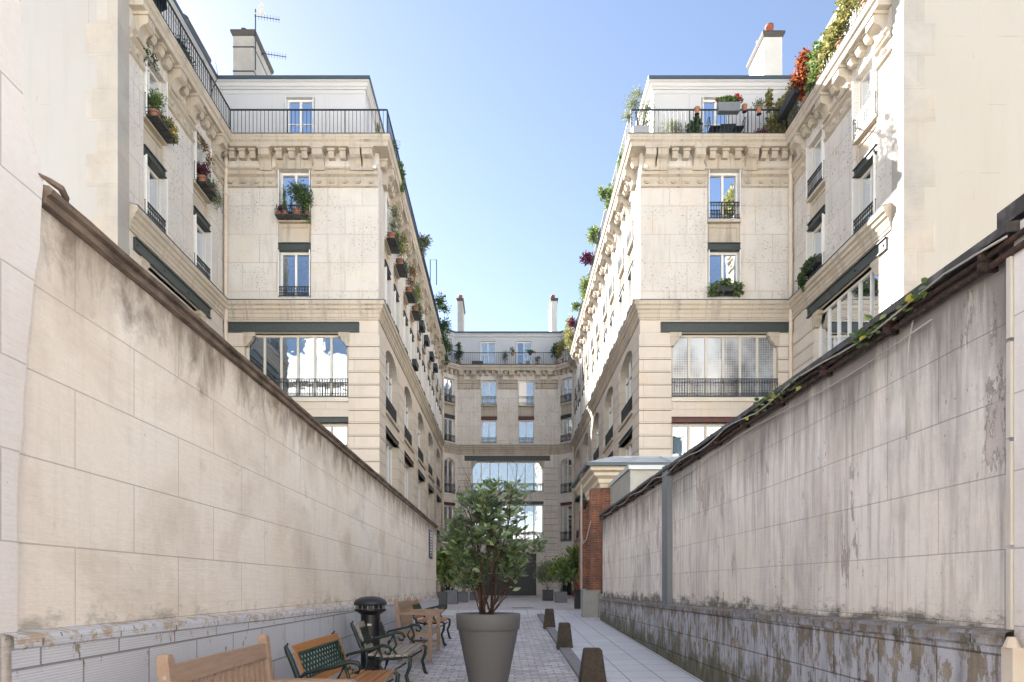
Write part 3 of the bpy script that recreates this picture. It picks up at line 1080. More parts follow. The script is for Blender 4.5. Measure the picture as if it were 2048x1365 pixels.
def rail_run(rt, path, z0=Z_SLAB1, z1=Z_RAIL, d=0.44):
    q = offset(path, d)
    mb = MB()
    for a, b in zip(q[:-1], q[1:]):
        F = Frame(a, b)
        mb.F = F
        mb.box(0, F.L, -0.025, 0.025, z1 - 0.045, z1)
        mb.box(0, F.L, -0.015, 0.015, z0 + 0.06, z0 + 0.09)
        n = max(2, int(F.L / 0.155))
        for k in range(n + 1):
            u = F.L * k / n
            t = 0.02 if k % 15 == 0 or k == n else 0.009
            mb.box(u - t, u + t, -t, t, z0, z1 - 0.04)
    return mb.build('balcony_railing', 'rail', rt)


def attic(rt, path, doors):
    "white set-back top storey; doors[segment] = list of (u_centre, width)"
    q = offset(path, -0.7)
    mb = MB()
    wn = []
    for i, (a, b) in enumerate(zip(q[:-1], q[1:])):
        F = Frame(a, b)
        mb.F = F
        ops = []
        for uc, w_, cur in doors.get(i, []):
            ops.append((uc - w_ / 2, uc + w_ / 2, Z_SLAB1 + 0.02, 22.5, 0))
            wn.append((F, uc, w_, cur))
        wall_sheet(mb, 0, F.L, Z_SLAB1 - 0.02, Z_ATT, ops, 0, 0.25)
    mb.build('attic_wall', 'attic', rt)
    tr = MB()
    for i, (a, b) in enumerate(zip(q[:-1], q[1:])):      # raised panel strips on the render
        F = Frame(a, b)
        tr.F = F
        cuts = sorted([0.0, F.L] + [x for uc, w_, c in doors.get(i, []) for x in (uc - w_ / 2 - 0.5, uc + w_ / 2 + 0.5)])
        for c in cuts[1:-1]:
            tr.box(c - 0.03, c + 0.03, 0.0, 0.018, Z_SLAB1, 22.58)
        tr.box(0, F.L, 0.0, 0.022, 22.62, 22.68)
    tr.build('panel_strips', 'attic', rt)
    for F, uc, w_, cur in wn:
        window(rt, F, uc - w_ / 2 + 0.02, uc + w_ / 2 - 0.02, Z_SLAB1 + 0.02, 22.48, d=-0.16, curtain=cur, mid=True, shutters=True)
    cr = MB()
    cr.sweep(q, [(0, 22.80), (0.05, 22.80), (0.07, 22.86), (0.12, 22.89), (0.12, 23.02), (0.2, 23.06), (0.2, 23.10), (-0.3, 23.10), (-0.3, 22.80)])
    cr.build('attic_cornice', 'attic', rt)
    zn = MB()
    zn.sweep(q, [(-0.35, 23.10), (0.23, 23.104), (0.24, 23.24), (0.20, 23.26), (-0.35, 23.28)])
    zn.build('zinc_edge', 'dark_zinc', rt)


def downpipe(rt, x, y, z0=Z_GR, z1=19.6, r=0.075):
    mb = MB()
    mb.tube([(x, y, z0), (x, y, z1)], r, 10)
    z = z0 + 1.4
    while z < z1:
        mb.tube([(x, y, z), (x, y, z + 0.09)], r * 1.3, 10)
        z += 2.6
    return mb.build('downpipe', 'cream_pipe', rt, smooth=False)


def big_window(rt, F, u0, u1, z0, z1, beamspan, label=None, n=6, mat='old_white', glass='glass', cur=0, consoles=True, bm='green_beam', pan=None):
    window(rt, F, u0, u1, z0, z1, leaves=n, d=-0.22, rail=0.80, mat=mat, glass=glass, curtain=cur, raild=0.03, lab=label)
    if beamspan:
        beam(rt, F, beamspan[0], beamspan[1], Z_BEAM[0], Z_BEAM[1] + 0.02, bm, d=0.07, dd=-0.05)
        dk = MB(F)
        dk.box(u0, u1, -0.24, -0.06, z1, Z_BEAM[0])
        dk.build('lintel_soffit', 'iron', rt)
    if consoles:
        for s, uu in ((1, u0), (-1, u1)):
            mb = MB(F)
            pr = [(uu - 0.06 * s, Z_BEAM[0]), (uu + 0.42 * s, Z_BEAM[0]), (uu + 0.42 * s, Z_BEAM[0] - 0.14), (uu + 0.34 * s, Z_BEAM[0] - 0.18),
                  (uu + 0.30 * s, Z_BEAM[0] - 0.32), (uu + 0.16 * s, Z_BEAM[0] - 0.46), (uu + 0.13 * s, Z_BEAM[0] - 0.55), (uu - 0.06 * s, Z_BEAM[0] - 0.60)]
            mb.plate(pr, -0.16, 0.055)
            mb.build('console', 'stone_trim', rt)


def inner_facade(rt, F, start, sgn, right):
    "five bays of the courtyard side; start = u of the bay axis nearest the street, sgn = direction away from the street"
    ops_u, ops_l = [], []
    sp = MB(F)
    rs = MB(F)
    bigs = []
    for k in range(5):
        c = start + sgn * 5.2 * k
        for j, off in enumerate((-1.15, 1.15)):
            kk = 2 * k + j
            cu = c + sgn * off
            o5 = {'curtain': (2, 0, 1, 4, 0)[kk % 5]}
            if not right and kk < 4:
                o5['rail'] = 0
            column(rt, F, cu, kk, ops_u, sp, o5, {'curtain': (1, 2, 0, 3)[kk % 4]})
            bigs += [cu - 0.95, cu + 0.95]
        a, b = c - 1.72, c + 1.72
        ops_l.append((a, b, Z_ARCH[0], Z_ARCH[1], 0.85))
        window(rt, F, a, b, Z_ARCH[0], Z_ARCH[1], leaves=4, d=-0.34, rail=0.85, mat='white', raild=-0.08, transom=11.5, curtain=(2, 1, 0)[k % 3])
        ops_l.append((a, b, Z_W2[0], Z_W2[1], 0))
        window(rt, F, a, b, Z_W2[0], Z_W2[1], leaves=4, d=-0.34, rail=0.75, raild=-0.08, curtain=2 if k % 2 else 0)
        beam(rt, F, a - 0.05, b + 0.05, 8.45, 8.68, 'green_beam' if k != 1 else 'red_beam')
        ops_l.append((a + 0.2, b - 0.2, Z_GR + 0.02, 4.3, 0))
        window(rt, F, a + 0.2, b - 0.2, Z_GR + 0.02, 4.3, leaves=3, d=-0.3, mat='iron', glass='dark_zinc')
        for zs_ in (Z_ARCH[0], Z_W2[0]):
            sill = MB(F)
            sill.box(a - 0.06, b + 0.06, -0.3, 0.10, zs_ - 0.14, zs_)
            sill.build('window_sill', 'stone_trim', rt)
    cs = sorted(start + sgn * 5.2 * k for k in range(5))
    edges = [0] + [x for c in cs for x in (c - 1.72, c + 1.72)] + [F.L]
    for i in range(0, len(edges), 2):
        a, b = edges[i], edges[i + 1]
        if b - a > 0.1:
            rustic(rt, F, a + 0.002, b - 0.002, Z_GR, 12.1)
    return ops_u, ops_l, sp, rs, bigs


def seg_walls(rt, F, ops_u, ops_l, up='stone_upper', lo='stone_lower', u0=0.0, u1=None):
    u1 = F.L if u1 is None else u1
    a = MB(F)
    wall_sheet(a, u0, u1, 12.9, 20.0, ops_u)
    a.build('upper_wall', up, rt)
    b = MB(F)
    wall_sheet(b, u0, u1, 0.0, 12.9, ops_l, 0.0, 0.42)
    b.build('lower_wall', lo, rt)


def front_facade(rt, F, L, ucol, big, beamspan, piers, left):
    ops_u, ops_l = [], []
    sp, rs = MB(F), MB(F)
    if left:
        column(rt, F, ucol, 0, ops_u, sp, {'rail': 0.6, 'curtain': 0}, {'curtain': 2, 'rail': 0.45})
    else:
        column(rt, F, ucol, 0, ops_u, sp, {'curtain': 5}, {'curtain': 0, 'rail': 0.45})
    ops_l.append((big[0], big[1], Z_BIG[0], Z_BIG[1], 0))
    ops_l.append((big[0], big[1], Z_W2[0], Z_W2[1], 0))
    big_window(rt, F, big[0], big[1], Z_BIG[0], Z_BIG[1], beamspan, glass='glass' if left else 'wired', cur=0 if left else 3)
    window(rt, F, big[0], big[1], Z_W2[0], Z_W2[1], leaves=6, d=-0.22, rail=0.75, mat='old_white', curtain=2 if left else 1)
    beam(rt, F, big[0], big[1], 8.45, 8.68, 'green_beam' if left else 'red_beam')
    s = MB(F)
    s.box(big[0], big[1], -0.3, 0.09, Z_BIG[0] - 0.16, Z_BIG[0])
    s.build('window_sill', 'old_white', rt)
    for a, b in piers:
        rustic(rt, F, a, b, Z_GR, 12.58 if (a > big[1] and left) or (b < big[0] and not left) else 12.1)
    seg_walls(rt, F, ops_u, ops_l)
    w0, w1 = ucol - 0.68, ucol + 0.68
    frieze(rt, F, [(0.02, w0 - 0.05), (w1 + 0.05, L - 0.02)])
    # splayed flat arch of stones above the window
    mb = MB(F)
    for k in range(3):
        a, b = w0 - 0.1 + (1.56 / 3) * k, w0 - 0.1 + (1.56 / 3) * (k + 1)
        e = 0.12
        mb.plate([(a + 0.006 + (0.0 if k else 0.08), 18.96), (b - 0.006 - (0.0 if k < 2 else 0.08), 18.96), (b - 0.006 + (e if k == 2 else 0), 19.50), (a + 0.006 - (e if k == 0 else 0), 19.50)], 0.0, 0.06)
    mb.build('flat_arch', 'stone_trim', rt)


def side_facade(rt, F, ucs, left):
    ops_u, ops_l = [], []
    sp, rs = MB(F), MB(F)
    for k, u in enumerate(ucs):
        column(rt, F, u, k, ops_u, sp, {'rail': 0.72, 'curtain': 0}, {'rail': 0.5, 'curtain': 1 if left and k == 0 else 0})
    lo, hi = min(ucs), max(ucs)
    a, b = lo - 0.85, hi + 0.2
    if not left:
        a, b = lo - 0.2, hi + 0.85
    a, b = max(a, 0.7), min(b, F.L - 0.7)
    ops_l += [(a, b, Z_BIG[0], Z_BIG[1], 0), (a, b, Z_W2[0], Z_W2[1], 0)]
    big_window(rt, F, a, b, Z_BIG[0], Z_BIG[1], (a - 0.45, b + 0.45), mat='white', n=6)
    window(rt, F, a, b, Z_W2[0], Z_W2[1], leaves=6, d=-0.22, rail=0.7)
    beam(rt, F, a, b, 8.45, 8.68)
    rustic(rt, F, 0.02, a, Z_GR, 12.1)
    rustic(rt, F, b, F.L - 0.02, Z_GR, 12.1)
    seg_walls(rt, F, ops_u, ops_l)
    us = sorted(ucs)
    frieze(rt, F, [(0.02, us[0] - 0.73), (us[0] + 0.73, us[1] - 0.73), (us[1] + 0.73, F.L - 0.02)])
    bg_ = []
    for u in us:
        bg_ += [u - 1.05, u + 1.05]
    brackets(rt, F, bg_, 0.15, F.L)


# ------------------------------------------------------------------ the ground
def strip(name, xs, ys, mat, dz, label=None, kind='structure', fz=ground):
    mb = MB()
    yy = sorted(ys)
    for a, b in zip(yy[:-1], yy[1:]):
        mb.poly([(xs[0], a, fz(a) + dz), (xs[1], a, fz(a) + dz), (xs[1], b, fz(b) + dz), (xs[0], b, fz(b) + dz)])
    o = mb.build(name, mat)
    tag(o, label, None, None, kind)
    return o


strip('ground', (-400, 400), (-400, -3, 22, 700), 'earth', -0.03)
strip('road', (-2.3, 1.07), (-3, 19.9), 'cobble', 0.0)
strip('courtyard', (-5.6, 6.6), (22.0, 56), 'cobble', 0.0)
strip('paved_crossing', (-11.4, 11.9), (19.9, 22.0), 'slabs', 0.0)
mb = MB()
F0 = Frame((1.27, -3), (1.27, 19.9))
for a, b in ((-3.0, 19.9),):
    pass
pv = MB()
ys = [-3, 19.9]
g0, g1 = ground(-3), ground(19.9)
pv.v += [(1.27, -3, g0 + 0.035), (2.76, -3, g0 + 0.05), (2.76, 19.9, g1 + 0.05), (1.27, 19.9, g1 + 0.035),
         (2.76, -3, g0 - 0.1), (2.76, 19.9, g1 - 0.1), (1.27, 19.9, g1 - 0.1), (1.27, -3, g0 - 0.1)]
pv.f += [[0, 1, 2, 3], [3, 2, 5, 6], [0, 7, 4, 1]]
tag(pv.build('pavement', 'slabs'), kind='structure')
kb = MB()
y = -3.0
while y < 19.8:
    e = min(y + 0.98, 19.9)
    a0, a1 = ground(y), ground(e)
    jx = random.uniform(-0.006, 0.006)
    i = len(kb.v)
    kb.v += [(1.065 + jx, y + .004, a0 - .1), (1.265, y + .004, a0 - .1), (1.265, e - .004, a1 - .1), (1.065 + jx, e - .004, a1 - .1),
             (1.075 + jx, y + .004, a0 + .045), (1.265, y + .004, a0 + .05), (1.265, e - .004, a1 + .05), (1.075 + jx, e - .004, a1 + .045)]
    for q in ((0, 3, 2, 1), (4, 5, 6, 7), (0, 1, 5, 4), (1, 2, 6, 5), (2, 3, 7, 6), (3, 0, 4, 7)):
        kb.f.append([i + k for k in q])
    y = e
tag(kb.build('kerb', 'kerb'), kind='structure')
strip('street', (-60, 60), (-12.2, -3.0), 'tarmac', 0.004)
strip('manhole_surround', (0.35, 1.15), (23.6, 24.5), 'dark_zinc', 0.006)

# ------------------------------------------------------------------ left wing
lw = root('apartment_building', (-11.0, 35.0, Z_GR), 'cream stone apartment wing on the left with plant racks hung under its top floor windows', 'building',
          'stone apartment wings round the courtyard')
Fs, Ff, Fi = Frame(P0, P1), Frame(P1, P2), Frame(P2, P3)
side_facade(lw, Fs, [1.52, 4.9], True)
LF = Ff.L
ucolL = -8.615 + 11.55
front_facade(lw, Ff, LF, ucolL, (0.87, 5.18), (0.2, 5.62), [(0.02, 0.87), (5.18, LF + 0.045)], True)
brackets(lw, Ff, [P(531, 0, 26.8).x + 11.55, P(637, 0, 26.8).x + 11.55, P(712, 0, 26.8).x + 11.55, P(736, 0, 26.8).x + 11.55], 0.1, LF)
ou, ol, sp, rs, bigs = inner_facade(lw, Fi, 3.15, 1, False)
seg_walls(lw, Fi, ou, ol)
brackets(lw, Fi, bigs, 0.1, Fi.L)
path = [P0, P1, P2, P3]
led = MB()
led.sweep(path, LEDGE_PROF)
led.build('string_course', 'stone_trim', lw)
led = MB()
led.sweep(path, [(0.245, 13.44), (0.295, 13.424), (0.30, 13.452), (0.0, 13.535)])
led.build('lead_flashing', 'dark_zinc', lw)
led = MB()
led.sweep(path, SLAB_PROF)
led.build('balcony_slab', 'stone_trim', lw)
led = MB()
led.sweep(path, [(0.40, 20.084), (0.585, 20.064), (0.59, 20.084), (0.40, 20.10)])
led.build('slab_flashing', 'cap', lw)
rail_run(lw, path)
attic(lw, path, {0: [(1.6, 1.1, 0)], 1: [(P(600, 0, 27.7).x + 11.55 + 0.7, 1.25, 0)], 2: [(4, 1.2, 0), (12, 1.2, 0), (20, 1.2, 0)]})
rf = MB()
inn = offset(path, -0.75)
rf.slab(inn + [(-26, inn[-1][1]), (-26, inn[0][1])], Z_ATT, Z_ROOF - 0.03)
rf.build('roof', 'zinc', lw)
bk = MB()
bk.box(-26.2, -26.0, 20.1, 56, 0.3, 23.0)
bk.box(-26.0, P3[0] - 0.9, 55.8, 56, 0.3, 22.94)
bk.box(-26.0, P0[0] - 0.9, 20.11, 20.3, 0.3, 22.94)
bk.build('rear_wall', 'attic', lw)
downpipe(lw, P1[0] + 0.13, P1[1] - 0.12)
downpipe(lw, P3[0] + 0.14, P3[1] - 0.25)

# ------------------------------------------------------------------ right wing
rw = root('apartment_building', (12.0, 35.0, Z_GR), 'cream stone apartment wing on the right with sunlit courtyard side and creeper hung roof balcony', 'building',
          'stone apartment wings round the courtyard')
Fs2, Ff2, Fi2 = Frame(P8, P9), Frame(P7, P8), Frame(P6, P7)
side_facade(rw, Fs2, [2.05, 5.4], False)
LF2 = Ff2.L
front_facade(rw, Ff2, LF2, 9.22 - 5.73, (1.30, 5.72), (0.86, 6.2), [(-0.045, 1.30), (5.72, LF2 - 0.02)], False)
brackets(rw, Ff2, [P(1300, 0, 26.8).x - 5.73, P(1324, 0, 26.8).x - 5.73, P(1398, 0, 26.8).x - 5.73, P(1503, 0, 26.8).x - 5.73], 0.0, LF2 - 0.1)
ou, ol, sp, rs, bigs = inner_facade(rw, Fi2, Fi2.L - 3.15, -1, True)
seg_walls(rw, Fi2, ou, ol)
brackets(rw, Fi2, bigs, 0.1, Fi2.L)
path = [P6, P7, P8, P9]
led = MB()
led.sweep(path, LEDGE_PROF)
led.build('string_course', 'stone_trim', rw)
led = MB()
led.sweep(path, [(0.245, 13.44), (0.295, 13.424), (0.30, 13.452), (0.0, 13.535)])
led.build('lead_flashing', 'dark_zinc', rw)
led = MB()
led.sweep(path, SLAB_PROF)
led.build('balcony_slab', 'stone_trim', rw)
led = MB()
led.sweep(path, [(0.40, 20.084), (0.585, 20.064), (0.59, 20.084), (0.40, 20.10)])
led.build('slab_flashing', 'cap', rw)
rail_run(rw, path)
attic(rw, path, {1: [(P(1432, 0, 27.7).x - 5.73 - 0.7, 1.25, 0)], 0: [(6, 1.2, 0), (14, 1.2, 0), (22, 1.2, 0)], 2: [(4.6, 1.1, 0)]})
rf = MB()
inn = offset(path, -0.75)
rf.slab(inn + [(26, inn[-1][1]), (26, inn[0][1])], Z_ATT, Z_ROOF - 0.03)
rf.build('roof', 'zinc', rw)
bk = MB()
bk.box(26.0, 26.2, 20.1, 56, 0.3, 22.94)
bk.box(P6[0] + 0.9, 26.0, 55.8, 56, 0.3, 22.94)
bk.box(P9[0] + 0.9, 26.0, 20.11, 20.3, 0.3, 22.94)
bk.build('rear_wall', 'attic', rw)
downpipe(rw, P8[0] - 0.13, P8[1] - 0.12)
downpipe(rw, P6[0] - 0.14, P6[1] - 0.25)

# ------------------------------------------------------------------ central block at the end of the courtyard
cb = root('apartment_building', (0.5, 56.0, Z_GR), 'stone apartment block closing the far end of the courtyard below two thin chimneys', 'building',
          'stone apartment wings round the courtyard')
Fc = Frame(P4, P5)
ops_u, ops_l = [], []
sp, rs = MB(Fc), MB(Fc)
for k, (a, b) in enumerate(((-1.76, -0.42), (1.34, 2.73))):
    column(cb, Fc, (a + b) / 2 + 3.74, k, ops_u, sp, {'ajar': k == 1}, {}, beammat='red_beam')
bw0, bw1 = -2.56 + 3.74, 3.49 + 3.74
ops_l += [(bw0, bw1, 9.5, Z_BIG[1], 0), (bw0, bw1, 5.4, 8.55, 0), (bw0 + 0.6, bw1 - 0.6, Z_GR + 0.02, 4.4, 0)]
big_window(cb, Fc, bw0, bw1, 9.5, Z_BIG[1], (-3.15 + 3.74, 4.03 + 3.74), n=8, mat='white')
window(cb, Fc, bw0, bw1, 5.4, 8.55, leaves=8, rail=0.8, curtain=1)
window(cb, Fc, bw0 + 0.6, bw1 - 0.6, Z_GR + 0.02, 4.4, leaves=4, mat='iron', glass='iron')
beam(cb, Fc, bw0, bw1, 8.55, 8.78)
rustic(cb, Fc, 0.02, bw0, Z_GR, 12.1, mat='stone_far')
rustic(cb, Fc, bw1, Fc.L - 0.02, Z_GR, 12.1, mat='stone_far')
seg_walls(cb, Fc, ops_u, ops_l, 'stone_far', 'stone_far')
frieze(cb, Fc, [(0.02, 1.93), (3.37, 5.03), (6.52, Fc.L - 0.02)])
brackets(cb, Fc, [0.35, 1.4, 3.6, 4.55, 6.75, 7.75], 0.0, Fc.L)
for Fx in (Frame(P3, P4), Frame(P5, P6)):
    c = Fx.L / 2
    ou, ol = [], []
    s2, r2 = MB(Fx), MB(Fx)
    column(cb, Fx, c, 0, ou, s2, {'curtain': 1 if Fx.u.y > 0 else 0, 'rail': 0.7}, {'rail': 0.6}, w_=1.14, shut=None)
    ol += [(c - 0.57, c + 0.57, Z_ARCH[0], 12.3, 0.5), (c - 0.57, c + 0.57, 5.35, 8.4, 0), (c - 0.57, c + 0.57, Z_GR, 3.9, 0)]
    window(cb, Fx, c - 0.57, c + 0.57, Z_ARCH[0], 12.3, rail=0.85, raild=0.02)
    window(cb, Fx, c - 0.57, c + 0.57, 5.35, 8.4, rail=0.85, raild=0.02)
    window(cb, Fx, c - 0.57, c + 0.57, Z_GR + 0.02, 3.9, mat='iron', glass='iron')
    beam(cb, Fx, c - 0.6, c + 0.6, 8.4, 8.62, 'red_beam')
    seg_walls(cb, Fx, ou, ol, 'stone_far', 'stone_far')
    brackets(cb, Fx, [], 0.0, Fx.L)
path = [P3, P4, P5, P6]
led = MB()
led.sweep(path, LEDGE_PROF, False)
led.build('string_course', 'stone_trim', cb)
led = MB()
led.sweep(path, [(0.245, 13.44), (0.295, 13.424), (0.30, 13.452), (0.0, 13.535)], False)
led.build('lead_flashing', 'dark_zinc', cb)
led = MB()
led.sweep(path, SLAB_PROF, False)
led.build('balcony_slab', 'stone_trim', cb)
led = MB()
led.sweep(path, [(0.40, 20.084), (0.585, 20.064), (0.59, 20.084), (0.40, 20.10)], False)
led.build('slab_flashing', 'cap', cb)
rail_run(cb, path)
attic(cb, path, {1: [(P(978, 0, 55.3).x + 3.74 + 0.2, 1.35, 0), (P(1050, 0, 55.3).x + 3.74 + 0.2, 1.35, 3)], 0: [(0.9, 0.9, 0)], 2: [(1.1, 0.9, 0)]})
rf = MB()
inn = offset(path, -0.75)
rf.slab(inn + [(P6[0] + 0.8, 66), (P3[0] - 0.8, 66)], Z_ATT, Z_ROOF - 0.03)
rf.build('roof', 'zinc', cb)
bk = MB()
bk.box(P3[0] - 0.8, P6[0] + 0.8, 65.8, 66, 0.3, 22.94)
bk.build('rear_wall', 'attic', cb)


def chimney(parent, x0, x1, y0, y1, z0, z1, mat, pots, caps=0.1):
    mb = MB()
    mb.box(x0, x1, y0, y1, z0, z1)
    c = mb.build('chimney', mat, parent)
    cp = MB()
    cp.loft([(x0 - caps * .4, x1 + caps * .4, y0 - caps * .4, y1 + caps * .4, z1 - 0.12), (x0 - caps, x1 + caps, y0 - caps, y1 + caps, z1),
             (x0 - caps, x1 + caps, y0 - caps, y1 + caps, z1 + 0.1)])
    cp.build('chimney_cap', 'cap', c)
    for (x, y, r, h, mt) in pots:
        p = MB()
        p.lathe((x, y, z1 + 0.1), [(r, 0), (r, h * 0.8), (r * 1.12, h * 0.82), (r * 1.12, h), (r * 0.8, h), (r * 0.8, h - 0.1)], 14)
        p.build('chimney_pot', mt, c, smooth=True)
    return c


ch = chimney(lw, -12.2, -11.26, 29.5, 31.7, 23.3, 26.75, 'chimney', [(-11.85, 29.9, 0.15, 0.36, 'dark_pot'), (-11.5, 31.0, 0.14, 0.35, 'dark_pot')])
st = MB()
for z in (25.0, 26.1):
    st.box(-12.22, -11.24, 29.48, 31.72, z, z + 0.045)
st.build('iron_strap', 'rail', ch)
chimney(lw, -13.9, -13.15, 27.2, 29.1, 23.3, 25.2, 'chimney', [(-13.5, 27.5, 0.22, 0.4, 'dark_pot')])
chimney(rw, 11.9, 12.72, 29.5, 31.3, 23.3, 26.7, 'chimney_pale', [(12.3, 29.9, 0.17, 0.62, 'red_clay'), (12.12, 30.5, 0.17, 0.42, 'dark_pot'), (12.1, 31.0, .14, .3, 'red_clay')])
chimney(rw, 14.3, 15.3, 27.2, 29.4, 23.3, 25.9, 'chimney_pale', [(14.7, 27.6, 0.16, 0.7, 'dark_pot'), (15.0, 28.3, 0.16, 0.6, 'dark_pot')])
chimney(cb, P(915, 0, 56).x, P(925, 0, 56).x, 56.0, 58.8, 23.3, 26.35, 'chimney', [(P(920, 0, 56).x, 56.6, 0.17, 0.5, 'red_clay')])
chimney(cb, P(1103, 0, 56).x, P(1114, 0, 56).x, 56.0, 58.8, 23.3, 26.35, 'chimney_pale', [(P(1107, 0, 56).x, 56.6, 0.17, 0.5, 'red_clay')])

# roof aerials beside the left chimney
a = root('roof_aerial', (-11.3, 29.35, 26.0), 'pair of thin television aerials fixed to the left chimney stack', 'aerial')
mb = MB()
mb.tube([(-11.15, 29.4, 25.0), (-11.15, 29.4, 27.75)], 0.025, 6)
mb.tube([(-11.15, 29.4, 25.2), (-11.15, 29.4, 26.3)], 0.02, 6)
mb.build('mast', 'rail', a)
for z0_, y0_ in ((27.45, 29.4), (26.5, 30.3)):
    mb = MB()
    mb.tube([(-11.2, y0_, z0_), (-10.05, y0_, z0_ - 0.18)], 0.018, 5)
    for k in range(8):
        x = -11.0 + k * 0.13
        z = z0_ - 0.03 - k * 0.02
        mb.tube([(x, y0_, z - 0.14), (x, y0_, z + 0.14)], 0.008, 4)
    if y0_ > 30:
        mb.tube([(-11.2, y0_, 26.4), (-11.2, y0_, z0_ + 0.05)], 0.02, 5)
    mb.build('antenna', 'rail', a)
mb = MB()
mb.tube([(-11.05, 29.35, 27.75), (-10.7, 29.35, 28.2)], 0.015, 5)
mb.tube([(-11.15, 29.35, 27.5), (-10.75, 29.35, 27.95)], 0.015, 5)
mb.poly([(-11.1, 29.37, 27.4), (-10.72, 29.37, 27.5), (-10.8, 29.37, 27.9)])
mb.build('grid_reflector', 'old_white', a)

# ------------------------------------------------------------------ blank gable buildings either side of the front court
for sx, x1, mt, lb in ((-1, -11.53, 'blank_left', 'tall windowless building with a smooth white gable wall, left of the court'),
                       (1, 12.05, 'blank_right', 'tall windowless building with a smooth cream gable wall, right of the court')):
    o = root('gable_building', (sx * 18.0, 20, ground(20)), lb, 'building')
    mb = MB()
    xo = sx * 27.0
    mb.box(min(x1, xo), max(x1, xo), 19.5, 20.098, 0.2, 19.9)
    mb.box(min(sx * 12.9, xo), max(sx * 12.9, xo), 20.098, 24.0, 19.2, 19.9)
    mb.build('wall', mt, o)
    q = MB()
    a_ = x1 - sx * 0.004
    b_ = x1 + sx * 0.95
    z = 0.9
    k = 0
    while z < 19.0:
        ww = 0.95 if k % 2 else 0.62
        q.box(min(x1 - sx * 0.006, x1 + sx * ww), max(x1 - sx * 0.006, x1 + sx * ww), 19.494, 20.09, z, z + 0.975)
        z += 0.98
        k += 1
    q.build('quoins', 'quoin', o)
    cp = MB()
    cp.box(min(x1 - sx * 0.1, xo), max(x1 - sx * 0.1, xo), 19.4, 20.099, 19.9, 20.05)
    cp.build('coping', 'dark_zinc', o)

# ------------------------------------------------------------------ building across the street behind the viewer (seen mirrored in the windows)
ob = root('street_building', (0, -22, 0), 'sunlit cream building across the street, seen only in window reflections', 'building')
for (xa, xb, hz, yy) in ((45, 6.5, 24.5, -12.0), (6.3, -5.8, 12.5, -12.6), (-6.0, -45, 23.0, -12.0)):
    Fo = Frame((xa, yy), (xb, yy))
    mb = MB(Fo)
    ops = []
    nw = int((Fo.L - 1) / 3.6)
    for k in range(nw):
        z = 4.5
        while z + 3 < hz:
            ops.append((1.2 + k * 3.6, 2.6 + k * 3.6, z, z + 2.1, 0))
            z += 3.5
    wall_sheet(mb, 0, Fo.L, -0.2, hz, ops, 0, 0.3)
    mb.box(0, Fo.L, 0, 0.5, hz - 0.6, hz)
    mb.box(0, Fo.L, 0, 0.25, 3.9, 4.2)
    mb.box(0, Fo.L, -9.0, -0.3, hz - 0.2, hz)
    mb.build('wall', 'white_stone', ob)
    mb = MB(Fo)
    mb.box(0, Fo.L, -0.5, -0.3, 0, hz - 0.3)
    mb.build('glazing', 'dark_zinc', ob)
    mb = MB(Fo)
    mb.extr([(-9, hz), (0.2, hz), (-1.5, hz + 3), (-7.5, hz + 3)], 0, Fo.L)
    mb.build('roof', 'zinc', ob)
    for k in range(int(Fo.L / 9)):
        c = MB(Fo)
        c.box(4 + k * 9, 6 + k * 9, -3.5, -2.7, hz + 2.5, hz + 5)
        c.build('chimney', 'chimney_pale', ob)

PY = 8.6
px0 = (976.5 - CX) * PY / FPX
# ------------------------------------------------------------------ alley walls
XL, XR = -2.22, 2.74


def mkz(y):
    return 3.525 + 0.006 * y


lwall = root('alley_wall', (XL, 12, ground(12)), 'long cream rendered alley wall on the left, soot stained below its coping', 'wall', 'alley walls')
mb = MB()
N = 12
for k in range(N):
    a, b = 2.88 + (21.9 - 2.88) * k / N, 2.88 + (21.9 - 2.88) * (k + 1) / N
    mb.poly([(XL, a, 1.2), (XL, b, 1.2), (XL, b, mkz(b) - 0.02), (XL, a, mkz(a) - 0.02)])
mb.poly([(XL, 21.9, 0.6), (XL - 0.38, 21.9, 0.6), (XL - 0.38, 21.9, mkz(21.9) - 0.02), (XL, 21.9, mkz(21.9) - 0.02)])
mb.poly([(XL - 0.38, 2.88, 0.0), (XL - 0.38, 21.9, 0.0), (XL - 0.38, 21.9, mkz(21.9) - 0.02), (XL - 0.38, 2.88, mkz(2.88) - 0.02)])
mb.build('render', 'plaster_left', lwall)
F = Frame((XL, 2.85), (XL, 21.96))
mb = MB(F)


def lz(y):
    return 1.465 - 0.0107 * y


pr = None
for k in range(25):
    u = F.L * k / 24
    z = lz(2.85 + u) + random.uniform(-0.004, 0.004)
    ring = [(u, -0.02, z + 0.02), (u, 0.075, z), (u, 0.082, z - 0.02), (u, 0.082, z - 0.055), (u, 0.07, z - 0.065), (u, 0.07, -0.1)]
    c = mb.pts(ring)
    if pr:
        for j in range(5):
            mb.f.append([pr[j], c[j], c[j + 1], pr[j + 1]])
    pr = c
mb.poly([(F.L, -0.4, lz(22) + 0.0), (F.L, 0.08, lz(22)), (F.L, 0.08, 0.5), (F.L, -0.4, 0.5)])
mb.build('plinth', 'plinth_left', lwall)


def sag_sweep(x, y0, y1, prof, n=60, amp=0.008, zf=mkz, seed=0):
    mb = MB()
    pr = None
    rr = random.Random(seed)
    for k in range(n + 1):
        y = y0 + (y1 - y0) * k / n
        z = zf(y) + rr.uniform(-amp, amp)
        dx = rr.uniform(-amp, amp) * 0.5
        c = mb.pts([(x + d + dx, y, z + dz + rr.uniform(-amp, amp) * 0.3) for d, dz in prof])
        if pr:
            m_ = len(prof)
            for j in range(m_):
                mb.f.append([pr[j], c[j], c[(j + 1) % m_], pr[(j + 1) % m_]])
        else:
            mb.f.append(c)
        pr = c
    mb.f.append(pr[::-1])
    return mb


